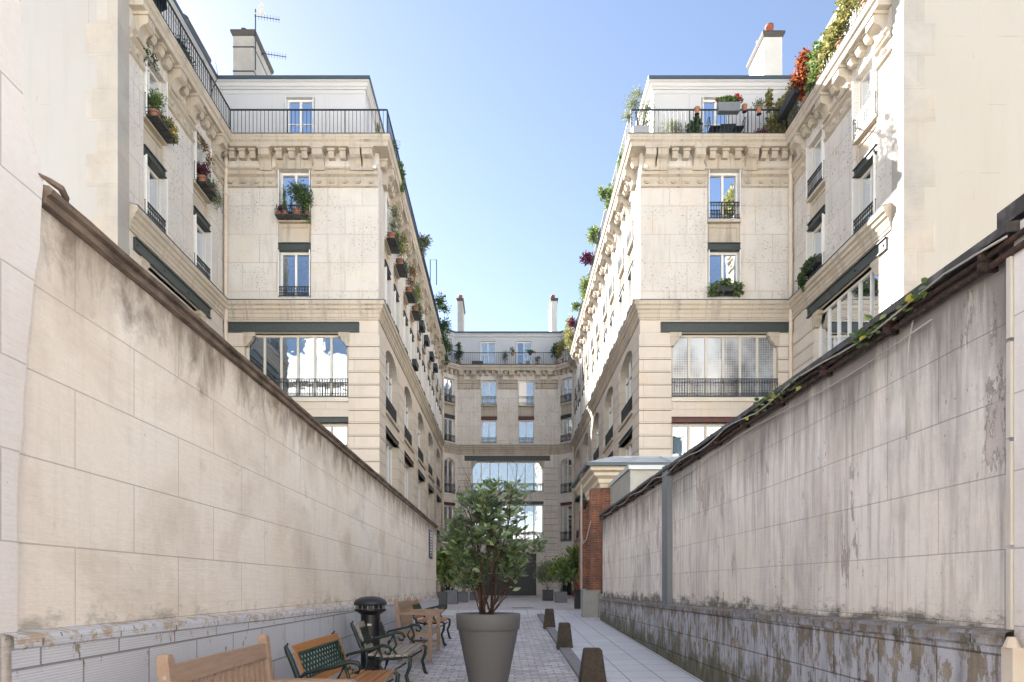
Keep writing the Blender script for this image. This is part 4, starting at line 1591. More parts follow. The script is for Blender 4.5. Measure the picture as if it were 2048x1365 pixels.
sag_sweep(XL, 3.115, 21.95, [(-0.40, -0.05), (0.005, -0.065), (0.03, -0.055), (0.035, -0.02), (0.06, -0.012), (0.068, 0.008), (0.05, 0.028), (0.01, 0.036), (-0.2, 0.045), (-0.40, 0.0)], seed=3, amp=0.003).build('coping', 'coping', lwall)

nb = root('street_corner_building', (XL - 3, 0.5, 0), 'pinkish grey rendered corner of the building at the left edge of the alley mouth', 'building')
F = Frame((XL + 0.02, -2.6), (XL + 0.02, 2.88))
mb = MB()
rr = random.Random(5)
zs = [0.0 - 0.2] + [0.12 * k for k in range(1, 46)]
pr = None
for z in zs:
    dy = rr.uniform(-0.008, 0.008) + 0.14 * math.exp(-((z - 3.58) / (0.18 if z > 3.58 else 0.75)) ** 2) + 0.10 - 0.02 * (z < 2.4)
    c = mb.pts([(XL + 0.03, -2.6, z), (XL + 0.03, 2.86 + dy, z), (XL + 0.005, 2.875 + dy, z), (XL - 0.5, 2.875 + dy, z)])
    if pr:
        for j in range(3):
            mb.f.append([pr[j], c[j], pr[j + 1]] if False else [pr[j], pr[j + 1], c[j + 1], c[j]])
    pr = c
mb.box(XL - 9, XL - 0.45, -2.6, 2.85, -0.2, 5.4)
mb.box(XL - 9, XL + 0.02, -2.61, -2.5, -0.2, 5.4)
mb.build('wall', 'plaster_near', nb)
mb = MB()
mb.box(XL - 9, XL + 0.1, -2.7, 3.0, 5.4, 5.55)
mb.build('coping', 'coping', nb)
# lead flashing where the coping meets the corner building
mb = MB()
mb.tube([(XL + 0.03, 3.07, 3.60), (XL + 0.05, 3.12, 3.595), (XL + 0.07, 3.17, 3.59), (XL + 0.06, 3.22, 3.575), (XL + 0.03, 3.27, 3.56)], [0.004, 0.014, 0.017, 0.016, 0.005], 8)
mb.build('flashing', 'coping', nb)

rwall = root('alley_wall', (XR, 10, ground(10)), 'long grey alley wall on the right with peeling render, streaks and rusty pipes under its coping', 'wall', 'alley walls')


def rz_(y):
    return 3.49 + 0.004 * y


Y1R = 17.7
mb = MB()
for k in range(N):
    a, b = 3.44 + (Y1R - 3.44) * k / N, 3.44 + (Y1R - 3.44) * (k + 1) / N
    mb.poly([(XR, a, 1.2), (XR, a, rz_(a)), (XR, b, rz_(b)), (XR, b, 1.2)])
mb.poly([(XR, Y1R, 0.6), (XR + 0.4, Y1R, 0.6), (XR + 0.4, Y1R, rz_(18)), (XR, Y1R, rz_(18))])
mb.poly([(XR + 0.4, -2.6, 0.0), (XR + 0.4, Y1R, 0.0), (XR + 0.4, Y1R, rz_(Y1R)), (XR + 0.4, -2.6, rz_(3))])
mb.build('render', 'plaster_right', rwall)
mb = MB()
mb.box(XR - 0.03, XR + 0.4, -2.6, 3.44, -0.2, 3.56)
mb.build('end_pier', 'plaster_near', rwall)
mb = MB()
for (z0_, z1_) in ((1.42, 1.85), (1.87, 2.42), (2.44, 2.95), (2.97, 3.4)):
    mb.box(XR - 0.045, XR - 0.005, 3.445, 3.475, z0_, z1_)
mb.build('edge_strip', 'old_white', rwall)
mb = MB(Frame((XR, Y1R + 0.05), (XR, 3.5)))
F = Frame((XR, Y1R + 0.02), (XR, 3.44))
mb = MB(F)
pr = None
for k in range(25):
    u = F.L * k / 24
    y = Y1R - u
    z = 1.42 - 0.006 * y + random.uniform(-0.006, 0.006)
    c = mb.pts([(u, -0.02, z + 0.02), (u, 0.07, z), (u, 0.082, z - 0.02), (u, 0.08, z - 0.07), (u, 0.065, z - 0.085), (u, 0.065, -0.1)])
    if pr:
        for j in range(5):
            mb.f.append([pr[j], c[j], c[j + 1], pr[j + 1]])
    pr = c
mb.build('plinth', 'plinth_right', rwall)
mb = MB()
mb.box(XR - 0.10, XR - 0.03, 3.36, 3.438, 0.0, 1.33)
mb.tube([(XR - 0.075, 3.40, 1.33), (XR - 0.075, 3.40, 1.385)], [0.04, 0.02], 10)
mb.build('corner_guard', 'cream_pipe', rwall)
# coping slabs, one after another, slightly stepped
mb = MB()
y = 3.40
rr = random.Random(9)
while y < Y1R + 0.05:
    e = min(y + rr.uniform(1.1, 1.5), Y1R + 0.1)
    z = rz_(y) + rr.uniform(-0.008, 0.012)
    i = len(mb.v)
    z2 = z + (e - y) * 0.004
    x0_ = XR - 0.10 + rr.uniform(-0.008, 0.008)
    mb.v += [(x0_, y, z), (XR + 0.45, y, z + .05), (XR + 0.45, e - .006, z2 + .05), (x0_, e - .006, z2),
             (x0_ + .01, y, z + .055), (XR + 0.45, y, z + .13), (XR + 0.45, e - .006, z2 + .13), (x0_ + .01, e - .006, z2 + .055)]
    for q in ((0, 3, 2, 1), (4, 5, 6, 7), (0, 1, 5, 4), (1, 2, 6, 5), (2, 3, 7, 6), (3, 0, 4, 7)):
        mb.f.append([i + k for k in q])
    y = e
mb.v += []
mb.box(XR - 0.03, XR + 0.45, -2.6, 3.56, 3.60, 3.69)
mb.build('coping', 'coping_slate', rwall)


def wavy(y0, y1, xoff, zoff, r, seed, amp=0.01, n=44):
    q = random.Random(seed)
    return [(XR + xoff + q.uniform(-amp, amp) * 0.3, y0 + (y1 - y0) * k / n, rz_(y0 + (y1 - y0) * k / n) + zoff + q.uniform(-amp, amp)) for k in range(n + 1)]


for xo, zo, r, sd_, y0_ in ((-0.055, -0.03, 0.017, 1, 3.3), (-0.04, -0.085, 0.019, 2, 3.3)):
    mb = MB()
    mb.tube(wavy(y0_, Y1R + 0.1, xo, zo, r, sd_, 0.006), r, 8)
    q = random.Random(sd_)
    for k in range(16):
        yy = 3.6 + k * 0.9
        mb.box(XR - 0.1, XR, yy - 0.012, yy + 0.012, rz_(yy) + zo - 0.03, rz_(yy) + zo + 0.02)
    mb.build('rusty_pipe', 'rust', rwall, smooth=True)
mb = MB()
q = random.Random(4)
mb.tube([(XR - 0.10, 3.4 + k * 0.24, rz_(3.5) - 0.02 + 0.03 * math.sin(k * 0.8) + q.uniform(-0.008, 0.008)) for k in range(58)], 0.007, 5)
mb.tube([(XR - 0.03, 4.1 + k * 0.35, rz_(3.5) - 0.17 - 0.035 * math.sin(k * 0.5)) for k in range(35)], 0.005, 5)
yl = XR * 1300 / (1826 - CX)
mb.tube([P(1833, 605, yl - 0.05), P(1826, 640, yl - 0.03), P(1817, 690, yl), P(1813, 780, yl), P(1813, 880, yl)], 0.006, 5)
mb.build('cable', 'cable', rwall, smooth=True)
# steel channel on the wall and the narrow one further on
yc = 10.6
mb = MB()
mb.box(XR - 0.085, XR + 0.01, yc - 0.16, yc + 0.10, 1.33, 3.62)
mb.box(XR - 0.10, XR + 0.01, yc + 0.10, yc + 0.13, 1.30, 3.62)
mb.build('steel_channel', 'channel', rwall)

# ivy tufts on the coping
for nm, (pa, pb), n, sz in (('largest and uppermost ivy tuft trailing over the right wall coping', ((1815, 608), (1855, 578)), 30, 0.05),
                            ('bright ivy tuft in the middle of the right wall coping', ((1712, 685), (1765, 645)), 50, 0.06),
                            ('low ivy tuft near the stone studio window on the right wall coping', ((1510, 818), (1560, 788)), 45, 0.06),
                            ('small ivy sprig creeping along the right wall coping', ((1567, 786), (1602, 760)), 22, 0.05)):
    ya, yb = 2.66 * 1300 / (pa[0] - CX), 2.66 * 1300 / (pb[0] - CX)
    a, b = P(pa[0], pa[1], ya), P(pb[0], pb[1], yb)
    pts, ds = [], []
    for k in range(n):
        t = rng.uniform(0, 1)
        p = a.lerp(b, t)
        pts.append((p.x + rng.normal() * 0.03, p.y + rng.normal() * 0.08, p.z + rng.normal() * 0.035))
        ds.append((-1 + rng.normal() * 0.5, rng.normal() * 0.7, rng.normal() * 0.5))
    o = leaves_mesh('ivy', 'leaf_bright', pts, ds, sz, aspect=0.8, fold=0.1)
    tag(o, nm, 'ivy', 'ivy tufts on the alley wall')

pts, ds = [], []
for k in range(46):
    yy = rng.uniform(6.5, 19)
    xx = rng.choice([rng.uniform(-0.9, 1.0), rng.normal(px0, 0.5), rng.uniform(1.0, 1.3)])
    pts.append((xx, yy, ground(yy) + 0.012 + (0.045 if xx > 1.06 else 0)))
    ds.append((rng.normal(), rng.normal(), 0.05))
o = leaves_mesh('fallen_leaves', 'leaf_brown', pts, ds, 0.06, aspect=0.5, flip=0.1)
tag(o, kind='stuff')

# street name style blue plaque on the left wall (rows of small white lettering)
pl = root('wall_plaque', (XL + 0.02, 20.1, 2.5), 'navy enamel plaque with white lettering near the far end of the left alley wall', 'sign')
mb = MB()
mb.box(XL, XL + 0.03, 19.68, 20.55, 2.52, 3.38)
mb.build('panel', 'navy', pl)
mb = MB()
for r_ in range(9):
    z = 3.27 - r_ * 0.087
    y = 19.78 + rr.uniform(0, 0.06)
    while y < 20.40:
        wd = rr.uniform(0.03, 0.09)
        mb.box(XL + 0.03, XL + 0.033, y, y + wd, z, z + 0.04)
        y += wd + 0.022
mb.build('lettering', 'white', pl)

# ------------------------------------------------------------------ brick gatehouse
gh = root('brick_gatehouse', (4.0, 20, ground(20)), 'small red brick gatehouse with cream cornice and zinc roof behind the right wall', 'gatehouse')
mb = MB()
mb.box(2.83, 6.0, 18.35, 21.6, 0.5, 4.5)
mb.build('wall', 'brick', gh)
mb = MB()
mb.box(2.55, 2.83, 18.55, 18.98, ground(19) + 0.8, 4.45)
mb.build('pier', 'brick', gh)
mb = MB()
mb.box(2.42, 2.83, 19.9, 20.5, ground(20) + 0.8, 4.0)
mb.build('pier', 'brick', gh)
mb = MB()
mb.bbox(2.30, 2.80, 18.45, 19.0, 0.5, ground(18.5) + 0.83, 0.02)
mb.build('pier_base', 'grey_stone' if 'grey_stone' in M else 'lead', gh)
mb = MB()
mb.bbox(2.74, 3.1, 17.72, 18.4, 0.4, ground(18) + 0.75, 0.02)
mb.build('bollard_base', 'lead', gh)
mb = MB()
mb.sweep([(2.83, 22.0), (2.83, 18.35), (6.0, 18.35)][::1], [(0, 4.42), (0.06, 4.42), (0.07, 4.52), (0.12, 4.56), (0.13, 4.66), (0.26, 4.74), (0.27, 4.82), (0.38, 4.87), (0.38, 4.97), (0, 4.97)])
mb.build('cornice', 'cream_cornice', gh)
mb = MB()
mb.sweep([(2.83, 22.0), (2.83, 18.35), (6.0, 18.35)], [(0.36, 4.97), (0.50, 4.97), (0.50, 5.06), (0.36, 5.06)])
mb.build('gutter', 'dark_zinc', gh)
mb = MB()
e0 = [(2.4, 17.9, 5.05), (6.2, 17.9, 5.05), (6.2, 22.2, 5.05), (2.4, 22.2, 5.05)]
t0_ = [(3.3, 19.0, 5.42), (5.2, 19.0, 5.42), (5.2, 21.2, 5.42), (3.3, 21.2, 5.42)]
i = len(mb.v)
mb.v += e0 + t0_
mb.f += [[i, i + 1, i + 5, i + 4], [i + 1, i + 2, i + 6, i + 5], [i + 2, i + 3, i + 7, i + 6], [i + 3, i, i + 4, i + 7], [i + 4, i + 5, i + 6, i + 7], [i + 3, i + 2, i + 1, i]]
for (a_, b_) in (((2.4, 17.9, 5.06), (3.3, 19.0, 5.43)), ((3.6, 17.9, 5.06), (3.9, 19.0, 5.43)), ((4.7, 17.9, 5.06), (4.6, 19.0, 5.43)), ((2.4, 19.5, 5.06), (3.3, 19.8, 5.43)), ((3.3, 19.0, 5.43), (5.2, 19.0, 5.43))):
    mb.tube([a_, b_], 0.028, 6)
mb.build('roof', 'zinc', gh)
mb = MB()
mb.tube([(2.38, 19.45, ground(19)), (2.38, 19.45, 4.7)], 0.03, 6)
mb.tube([(2.5, 18.3, 3.5), (2.42, 18.6, 3.0), (2.4, 19.2, 2.9), (2.4, 19.6, 3.3), (2.4, 19.8, 4.2), (2.35, 19.3, 4.95), (2.6, 18.2, 5.02)], 0.015, 5)
mb.build('cable', 'cable', gh)

shed = root('lead_clad_lean_to', (3.8, 17.2, ground(17)), 'pale lead clad lean-to rising behind the coping of the right wall beside the gatehouse', 'lean-to')
mb = MB()
mb.v += [(3.05, 15.45, 0.5), (3.05, 18.3, 0.5), (3.05, 18.3, 4.48), (3.05, 15.45, 4.46), (5.6, 15.45, 0.5), (5.6, 18.3, 0.5), (5.6, 18.3, 4.48), (5.6, 15.45, 4.46)]
mb.f += [[0, 3, 2, 1], [4, 5, 6, 7], [0, 4, 7, 3], [1, 2, 6, 5], [3, 7, 6, 2]]
mb.build('wall', 'lead', shed)
mb = MB()
mb.box(3.0, 5.7, 15.38, 15.47, 4.42, 4.52)
mb.box(3.0, 3.07, 15.47, 18.3, 4.44, 4.54)
mb.build('roof_edge', 'zinc', shed)
mb = MB()
mb.extr([(0, 0), (0, 0.35), (0.9, 0.0)], 0, 1)
mb = MB()
mb.v += [(3.45, 15.44, 3.6), (5.4, 15.44, 3.6), (5.4, 15.44, 4.2), (3.55, 15.44, 4.1), (3.45, 14.8, 3.5), (5.4, 14.8, 3.5)]
mb.f += [[0, 4, 5, 1], [4, 3, 2, 5], [0, 3, 4], [1, 5, 2], [0, 1, 2, 3]]
mb.build('lead_hood', 'zinc', shed)

# wall lantern on the gatehouse
lt = root('wall_lantern', (2.2, 21.3, 3.75), 'green metal wall lantern on a bracket at the gatehouse corner', 'lantern')
c = P(1168, 1003, 21.3)
mb = MB()
mb.lathe((c.x, c.y, c.z), [(0.07, -0.30), (0.12, 0.10), (0.16, 0.13), (0.15, 0.17), (0.05, 0.30), (0.02, 0.34), (0.02, 0.40)], 6)
mb.build('lamp_body', 'lantern', lt)
mb = MB()
mb.lathe((c.x, c.y, c.z), [(0.078, -0.27), (0.125, 0.085)], 6)
mb.build('lamp_glass', 'glass', lt)
mb = MB()
mb.tube([(c.x, c.y, c.z + 0.38), (c.x + 0.2, c.y, c.z + 0.5), (c.x + 0.5, c.y, c.z + 0.5), (2.84, c.y, c.z + 0.35)], 0.02, 6)
mb.box(2.80, 2.84, c.y - 0.06, c.y + 0.06, c.z + 0.15, c.z + 0.6)
mb.build('bracket', 'lantern', lt)


# ------------------------------------------------------------------ street furniture
def bollard(px, label, y, wdt, h):
    g = ground(y) + 0.05
    x = (px - CX) * y / FPX
    mb = MB()
    a, b = wdt / 2, wdt * 0.31
    mb.loft([(x - a, x + a, y, y + 2 * a, g - 0.05), (x - a, x + a, y, y + 2 * a, g + 0.0), (x - b - 0.01, x + b + 0.01, y + a - b - .01, y + a + b + .01, g + h - 0.02),
             (x - b + 0.006, x + b - 0.006, y + a - b + .006, y + a + b - .006, g + h)])
    o = mb.build('stone_bollard', 'aggregate')
    tag(o, label, 'bollard', 'stone bollards along the kerb')


bollard(1188.5, 'nearest and largest tapered stone bollard on the kerb', 8.55, 0.335, 0.44)
bollard(1130.5, 'tapered stone bollard standing on the kerb between the other two bollards', 12.1, 0.29, 0.45)
bollard(1099.5, 'farthest tapered stone bollard on the kerb, just past the big pot', 15.8, 0.285, 0.44)

# black ventilation bollard
bx, by = (741 - CX) * 8.5 / FPX, 8.5
g = ground(by)
vb = root('vent_bollard', (bx, by, g), 'black mushroom capped metal vent post standing among the benches', 'vent post')
T = 1193
zt = P(0, 1193, 8.5).z
H = zt - g
mb = MB()
mb.lathe((bx, by, g), [(0.125, 0), (0.125, H - 0.24), (0.13, H - 0.235), (0.15, H - 0.22), (0.205, H - 0.185), (0.205, H - 0.165), (0.17, H - 0.16), (0.17, H - 0.115)], 32)
mb.build('post', 'bollard_black', vb, smooth=False)
mb = MB()
mb.lathe((bx, by, g), [(0.20, H - 0.117), (0.212, H - 0.112), (0.215, H - 0.085), (0.19, H - 0.045), (0.13, H - 0.015), (0.05, H), (0.01, H)], 32)
mb.build('cap', 'bollard_cap', vb, smooth=True)
mb = MB()
for k in range(16):
    t = 2 * math.pi * k / 16
    mb.box(bx + 0.186 * math.cos(t) - 0.006, bx + 0.186 * math.cos(t) + 0.006, by + 0.186 * math.sin(t) - 0.006, by + 0.186 * math.sin(t) + 0.006, g + H - 0.165, g + H - 0.115)
mb.build('vent_bars', 'channel', vb)
mb = MB()
Fv = Frame((bx - 0.1, by - 0.127), (bx + 0.1, by - 0.127))
mb.F = Fv
zc = P(0, 1250, 8.37).z
mb.box(0.085, 0.14, -0.004, 0.002, zc - 0.012, zc + 0.012)
mb.build('sticker', 'sticker', vb)
mb = MB(Fv)
zc = P(0, 1280, 8.37).z
pts = [(0.055, 0.035), (0.075, 0.045), (0.08, 0.02), (0.062, 0.02), (0.075, 0.0), (0.098, -0.035), (0.15, 0.04)]
mb.tube([(u, 0.001, zc + z) for u, z in pts], 0.0035, 4)
mb.build('scrawl', 'sticker', vb)


def teak_bench(label, x, y0, y1, h, g, seat=0.48, dep=0.56):
    "bench with its back along y at x, seat towards +x"
    L = y1 - y0
    rt = root('teak_bench', (x, (y0 + y1) / 2, g), label, 'bench', 'benches along the left wall')
    s = 0.035
    def post(y):
        mb = MB()
        mb.loft([(x - 0.0, x + 0.07, y - s, y + s, g), (x - 0.0, x + 0.07, y - s, y + s, g + seat), (x - 0.06, x + 0.005, y - s, y + s, g + h - 0.03), (x - 0.055, x + 0.0, y - s * .6, y + s * .6, g + h)])
        return mb.build('leg', 'teak', rt)
    post(y0)
    post(y1)
    for y in (y0, y1):
        mb = MB()
        mb.box(x + dep - 0.065, x + dep, y - s, y + s, g, g + 0.745)
        mb.build('leg', 'teak', rt)
        mb = MB()
        a = MB()
        a.v = []
        i = 0
        prof = [(x - 0.02, 0.745), (x + 0.2, 0.755), (x + 0.42, 0.75), (x + dep + 0.05, 0.735), (x + dep + 0.075, 0.75), (x + dep + 0.075, 0.775), (x + dep + 0.04, 0.795), (x + 0.4, 0.80), (x + 0.2, 0.80), (x - 0.03, 0.79)]
        F = lambda u, d, z: (d, u, z)
        b = MB(F)
        b.extr([(dx, g + z) for dx, z in prof], y - 0.045, y + 0.045)
        b.build('armrest', 'teak', rt)
        c = MB()
        c.box(x + 0.06, x + dep - 0.06, y - 0.02, y + 0.02, g + 0.19, g + 0.235)
        c.box(x + 0.06, x + dep - 0.06, y - 0.022, y + 0.022, g + seat - 0.09, g + seat - 0.02)
        c.build('side_rail', 'teak', rt)
    mb = MB(lambda u, d, z: (d, u, z))
    def bx_(z):      # back x at height z above g
        t = (z - seat) / (h - seat)
        return x + 0.035 - 0.06 * t
    for (za, zb) in ((h - 0.17, h - 0.06), (seat + 0.06, seat + 0.13)):
        mb.extr([(bx_(za) - 0.018, g + za), (bx_(za) + 0.02, g + za), (bx_(zb) + 0.02, g + zb), (bx_(zb) - 0.018, g + zb)], y0 + s, y1 - s)
    mb.build('back_rail', 'teak', rt)
    mb = MB(lambda u, d, z: (d, u, z))
    n = int((L - 0.1) / 0.095)
    for k in range(n):
        yy = y0 + 0.1 + (L - 0.2) * k / (n - 1)
        za, zb = seat + 0.12, h - 0.16
        mb.extr([(bx_(za) - 0.009, g + za), (bx_(za) + 0.011, g + za), (bx_(zb) + 0.011, g + zb), (bx_(zb) - 0.009, g + zb)], yy - 0.024, yy + 0.024)
    mb.build('backrest', 'teak', rt)
    mb = MB()
    for k in range(7):
        xx = x + 0.075 + k * (dep - 0.10) / 7
        mb.box(xx, xx + 0.053, y0 + 0.0 - 0.03, y1 + 0.03, g + seat - 0.012 - 0.008 * math.sin(k / 6 * math.pi), g + seat + 0.012 - 0.008 * math.sin(k / 6 * math.pi))
    mb.build('seat', 'grey_wood' if y0 > 8 else 'teak', rt)
    mb = MB()
    mb.box(x + dep - 0.05, x + dep - 0.02, y0 + s, y1 - s, g + seat - 0.09, g + seat - 0.02)
    mb.box(x + 0.02, x + 0.05, y0 + s, y1 - s, g + seat - 0.09, g + seat - 0.02)
    mb.box(x + dep - 0.3, x + dep - 0.26, y0, y1, g + 0.19, g + 0.235)
    mb.build('seat_frame', 'teak', rt)
    sc = MB()
    sc.lathe((0, 0, 0), [(0.001, 0)], 3)
    sc = MB()
    for zz in (h - 0.12,):
        c0 = Vector((bx_(zz) + 0.0, y0 - s - 0.001, g + zz))
        ring = [(c0.x + 0.011 * math.cos(t * math.pi / 5), c0.y, c0.z + 0.011 * math.sin(t * math.pi / 5)) for t in range(10)]
        sc.poly(ring)
    sc.build('bolt', 'cable', rt)
    return rt


def iron_bench(label, x, y0, y1, h, g, wood_, seat=0.48, dep=0.56, panel='green_iron', iron='dark_green_iron2'):
    rt = root('iron_bench', (x, (y0 + y1) / 2, g), label, 'bench', 'benches along the left wall')
    for y in (y0, y1):
        e = MB()
        def tb(pts, r):
            e.tube([(x + a, y, g + b) for a, b in pts], r, 6)
        # back upright with scrolled top, curving into the rear leg
        tb([(-0.13, h + 0.01), (-0.15, h - 0.02), (-0.135, h - 0.06), (-0.10, h - 0.14), (-0.04, h - 0.30), (0.03, seat + 0.02), (0.04, seat - 0.1), (0.0, 0.2), (-0.05, 0.03), (-0.08, 0.0)], [0.012, 0.018, 0.024, 0.024, 0.024, 0.026, 0.026, 0.022, 0.024, 0.03])
        # seat rail and front leg
        tb([(0.03, seat - 0.03), (0.2, seat - 0.06), (0.4, seat - 0.045), (dep - 0.04, seat - 0.02), (dep + 0.01, seat - 0.05), (dep + 0.0, seat - 0.16), (dep - 0.04, 0.22), (dep + 0.0, 0.06), (dep + 0.04, 0.0)], [0.02, 0.02, 0.022, 0.024, 0.026, 0.026, 0.024, 0.026, 0.032])
        # armrest with forward scroll
        tb([(-0.04, h - 0.3), (0.02, seat + 0.17), (0.14, seat + 0.20), (0.28, seat + 0.23), (0.40, seat + 0.27), (0.47, seat + 0.26), (0.50, seat + 0.215), (0.475, seat + 0.175), (0.435, seat + 0.18), (0.43, seat + 0.21)], [0.016, 0.018, 0.02, 0.022, 0.022, 0.021, 0.019, 0.017, 0.014, 0.012])
        tb([(0.36, seat + 0.24), (0.40, seat + 0.12), (0.36, seat + 0.06), (0.40, seat + 0.0), (0.44, seat - 0.03)], 0.016)
        tb([(0.36, seat + 0.24), (0.30, seat + 0.12), (0.34, seat + 0.05)], 0.012)
        tb([(0.05, seat - 0.12), (0.2, seat - 0.22), (0.36, seat - 0.20), (dep - 0.04, seat - 0.10)], 0.013)
        e.build('end_frame', iron, rt, smooth=True)
    mb = MB(lambda u, d, z: (d, u, z))
    def bx_(z):
        t = (z - seat) / (h - seat)
        return x + 0.04 - 0.15 * t
    def slat(za, zb, ya, yb, th=0.014, m=None):
        (m or mb).extr([(bx_(za), g + za), (bx_(za) + th, g + za), (bx_(zb) + th, g + zb), (bx_(zb), g + zb)], ya, yb)
    ya, yb = y0 + 0.02, y1 - 0.02
    slat(h - 0.075, h - 0.01, ya, yb)
    slat(seat + 0.04, seat + 0.105, ya, yb)
    slat(seat + 0.105, h - 0.075, ya, ya + 0.05)
    slat(seat + 0.105, h - 0.075, yb - 0.05, yb)
    mb.build('back_frame', wood_, rt)
    # pierced cast lattice between
    lt_ = MB()
    za, zb = seat + 0.105, h - 0.075
    n = 15
    pa, pb = ya + 0.05, yb - 0.05
    for k in range(-3, n + 1):
        for sg in (1, -1):
            q0, q1 = pa + (pb - pa) * (k if sg > 0 else k + 3) / n, pa + (pb - pa) * (k + 3 if sg > 0 else k) / n
            pts = []
            for j in range(7):
                t = j / 6
                yy, zz = q0 + (q1 - q0) * t, za + (zb - za) * t
                if pa <= yy <= pb:
                    pts.append((bx_(zz) + 0.006 + 0.003 * sg, yy, g + zz))
            if len(pts) > 1:
                lt_.tube(pts, 0.0085, 4, False)
    for zz in (za + 0.01, zb - 0.01):
        lt_.tube([(bx_(zz) + 0.006, pa, g + zz), (bx_(zz) + 0.006, pb, g + zz)], 0.01, 5)
    lt_.build('lattice_panel', panel, rt)
    s = MB()
    for k in range(6):
        xx = x + 0.055 + k * (dep - 0.06) / 6
        dz = -0.018 * math.sin(k / 5 * math.pi) + (-0.012 if k == 5 else 0)
        s.bbox(xx, xx + 0.068, y0 - 0.02, y1 + 0.02, g + seat + dz - 0.014, g + seat + dz + 0.012, 0.006)
    s.build('seat', wood_, rt)
    return rt


teak_bench('nearest pale teak slatted bench in the bottom left corner', -1.77, 3.47, 4.90, 1.135, 0.15, seat=0.55, dep=0.60)
iron_bench('orange varnished bench with green iron lattice between the nearest teak bench and black vent post', -1.72, 5.62, 7.18, 0.90, ground(6.4), 'oiled')
iron_bench('cast iron bench with greyed pale slats, half hidden behind the black vent post', -1.69, 7.95, 9.55, 0.88, ground(8.7), 'grey_wood', panel='dark_green_iron2')
teak_bench('pale teak slatted bench with armrests standing past the black vent post', -1.70, 10.6, 12.0, 1.02, ground(11.2), seat=0.485, dep=0.56)
iron_bench('farthest orange slatted cast iron bench, behind the second teak bench', -1.68, 12.5, 13.85, 0.86, ground(13.1), 'oiled')

# ------------------------------------------------------------------ the big pot and its shrub
g = ground(PY)
pot = root('round_planter', (px0, PY, g), 'tall tapered taupe plastic planter with a thick rim in the middle of the alley', 'planter')
mb = MB()
rim = 129 / 2 * PY / FPX
zr = P(0, 1227, PY).z - g
mb.lathe((px0, PY, g), [(0.235, 0), (0.26, 0.05), (0.395, zr - 0.215), (0.40, zr - 0.20)], 64)
mb.build('body', 'planter', pot, smooth=False)
mb = MB()
mb.lathe((px0, PY, g), [(0.36, zr - 0.205), (rim - 0.018, zr - 0.21), (rim - 0.012, zr - 0.20), (rim, zr - 0.012), (rim - 0.008, zr), (rim - 0.035, zr), (rim - 0.045, zr - 0.015), (rim - 0.06, zr - 0.12), (0.3, zr - 0.125)], 72)
o = mb.build('rim', 'planter', pot, smooth=True)
mb = MB()
mb.lathe((px0, PY, g), [(0.34, zr - 0.12), (rim - 0.05, zr - 0.045), (0.2, zr - 0.03), (0.01, zr - 0.02)], 32)
mb.build('soil', 'soil', pot)


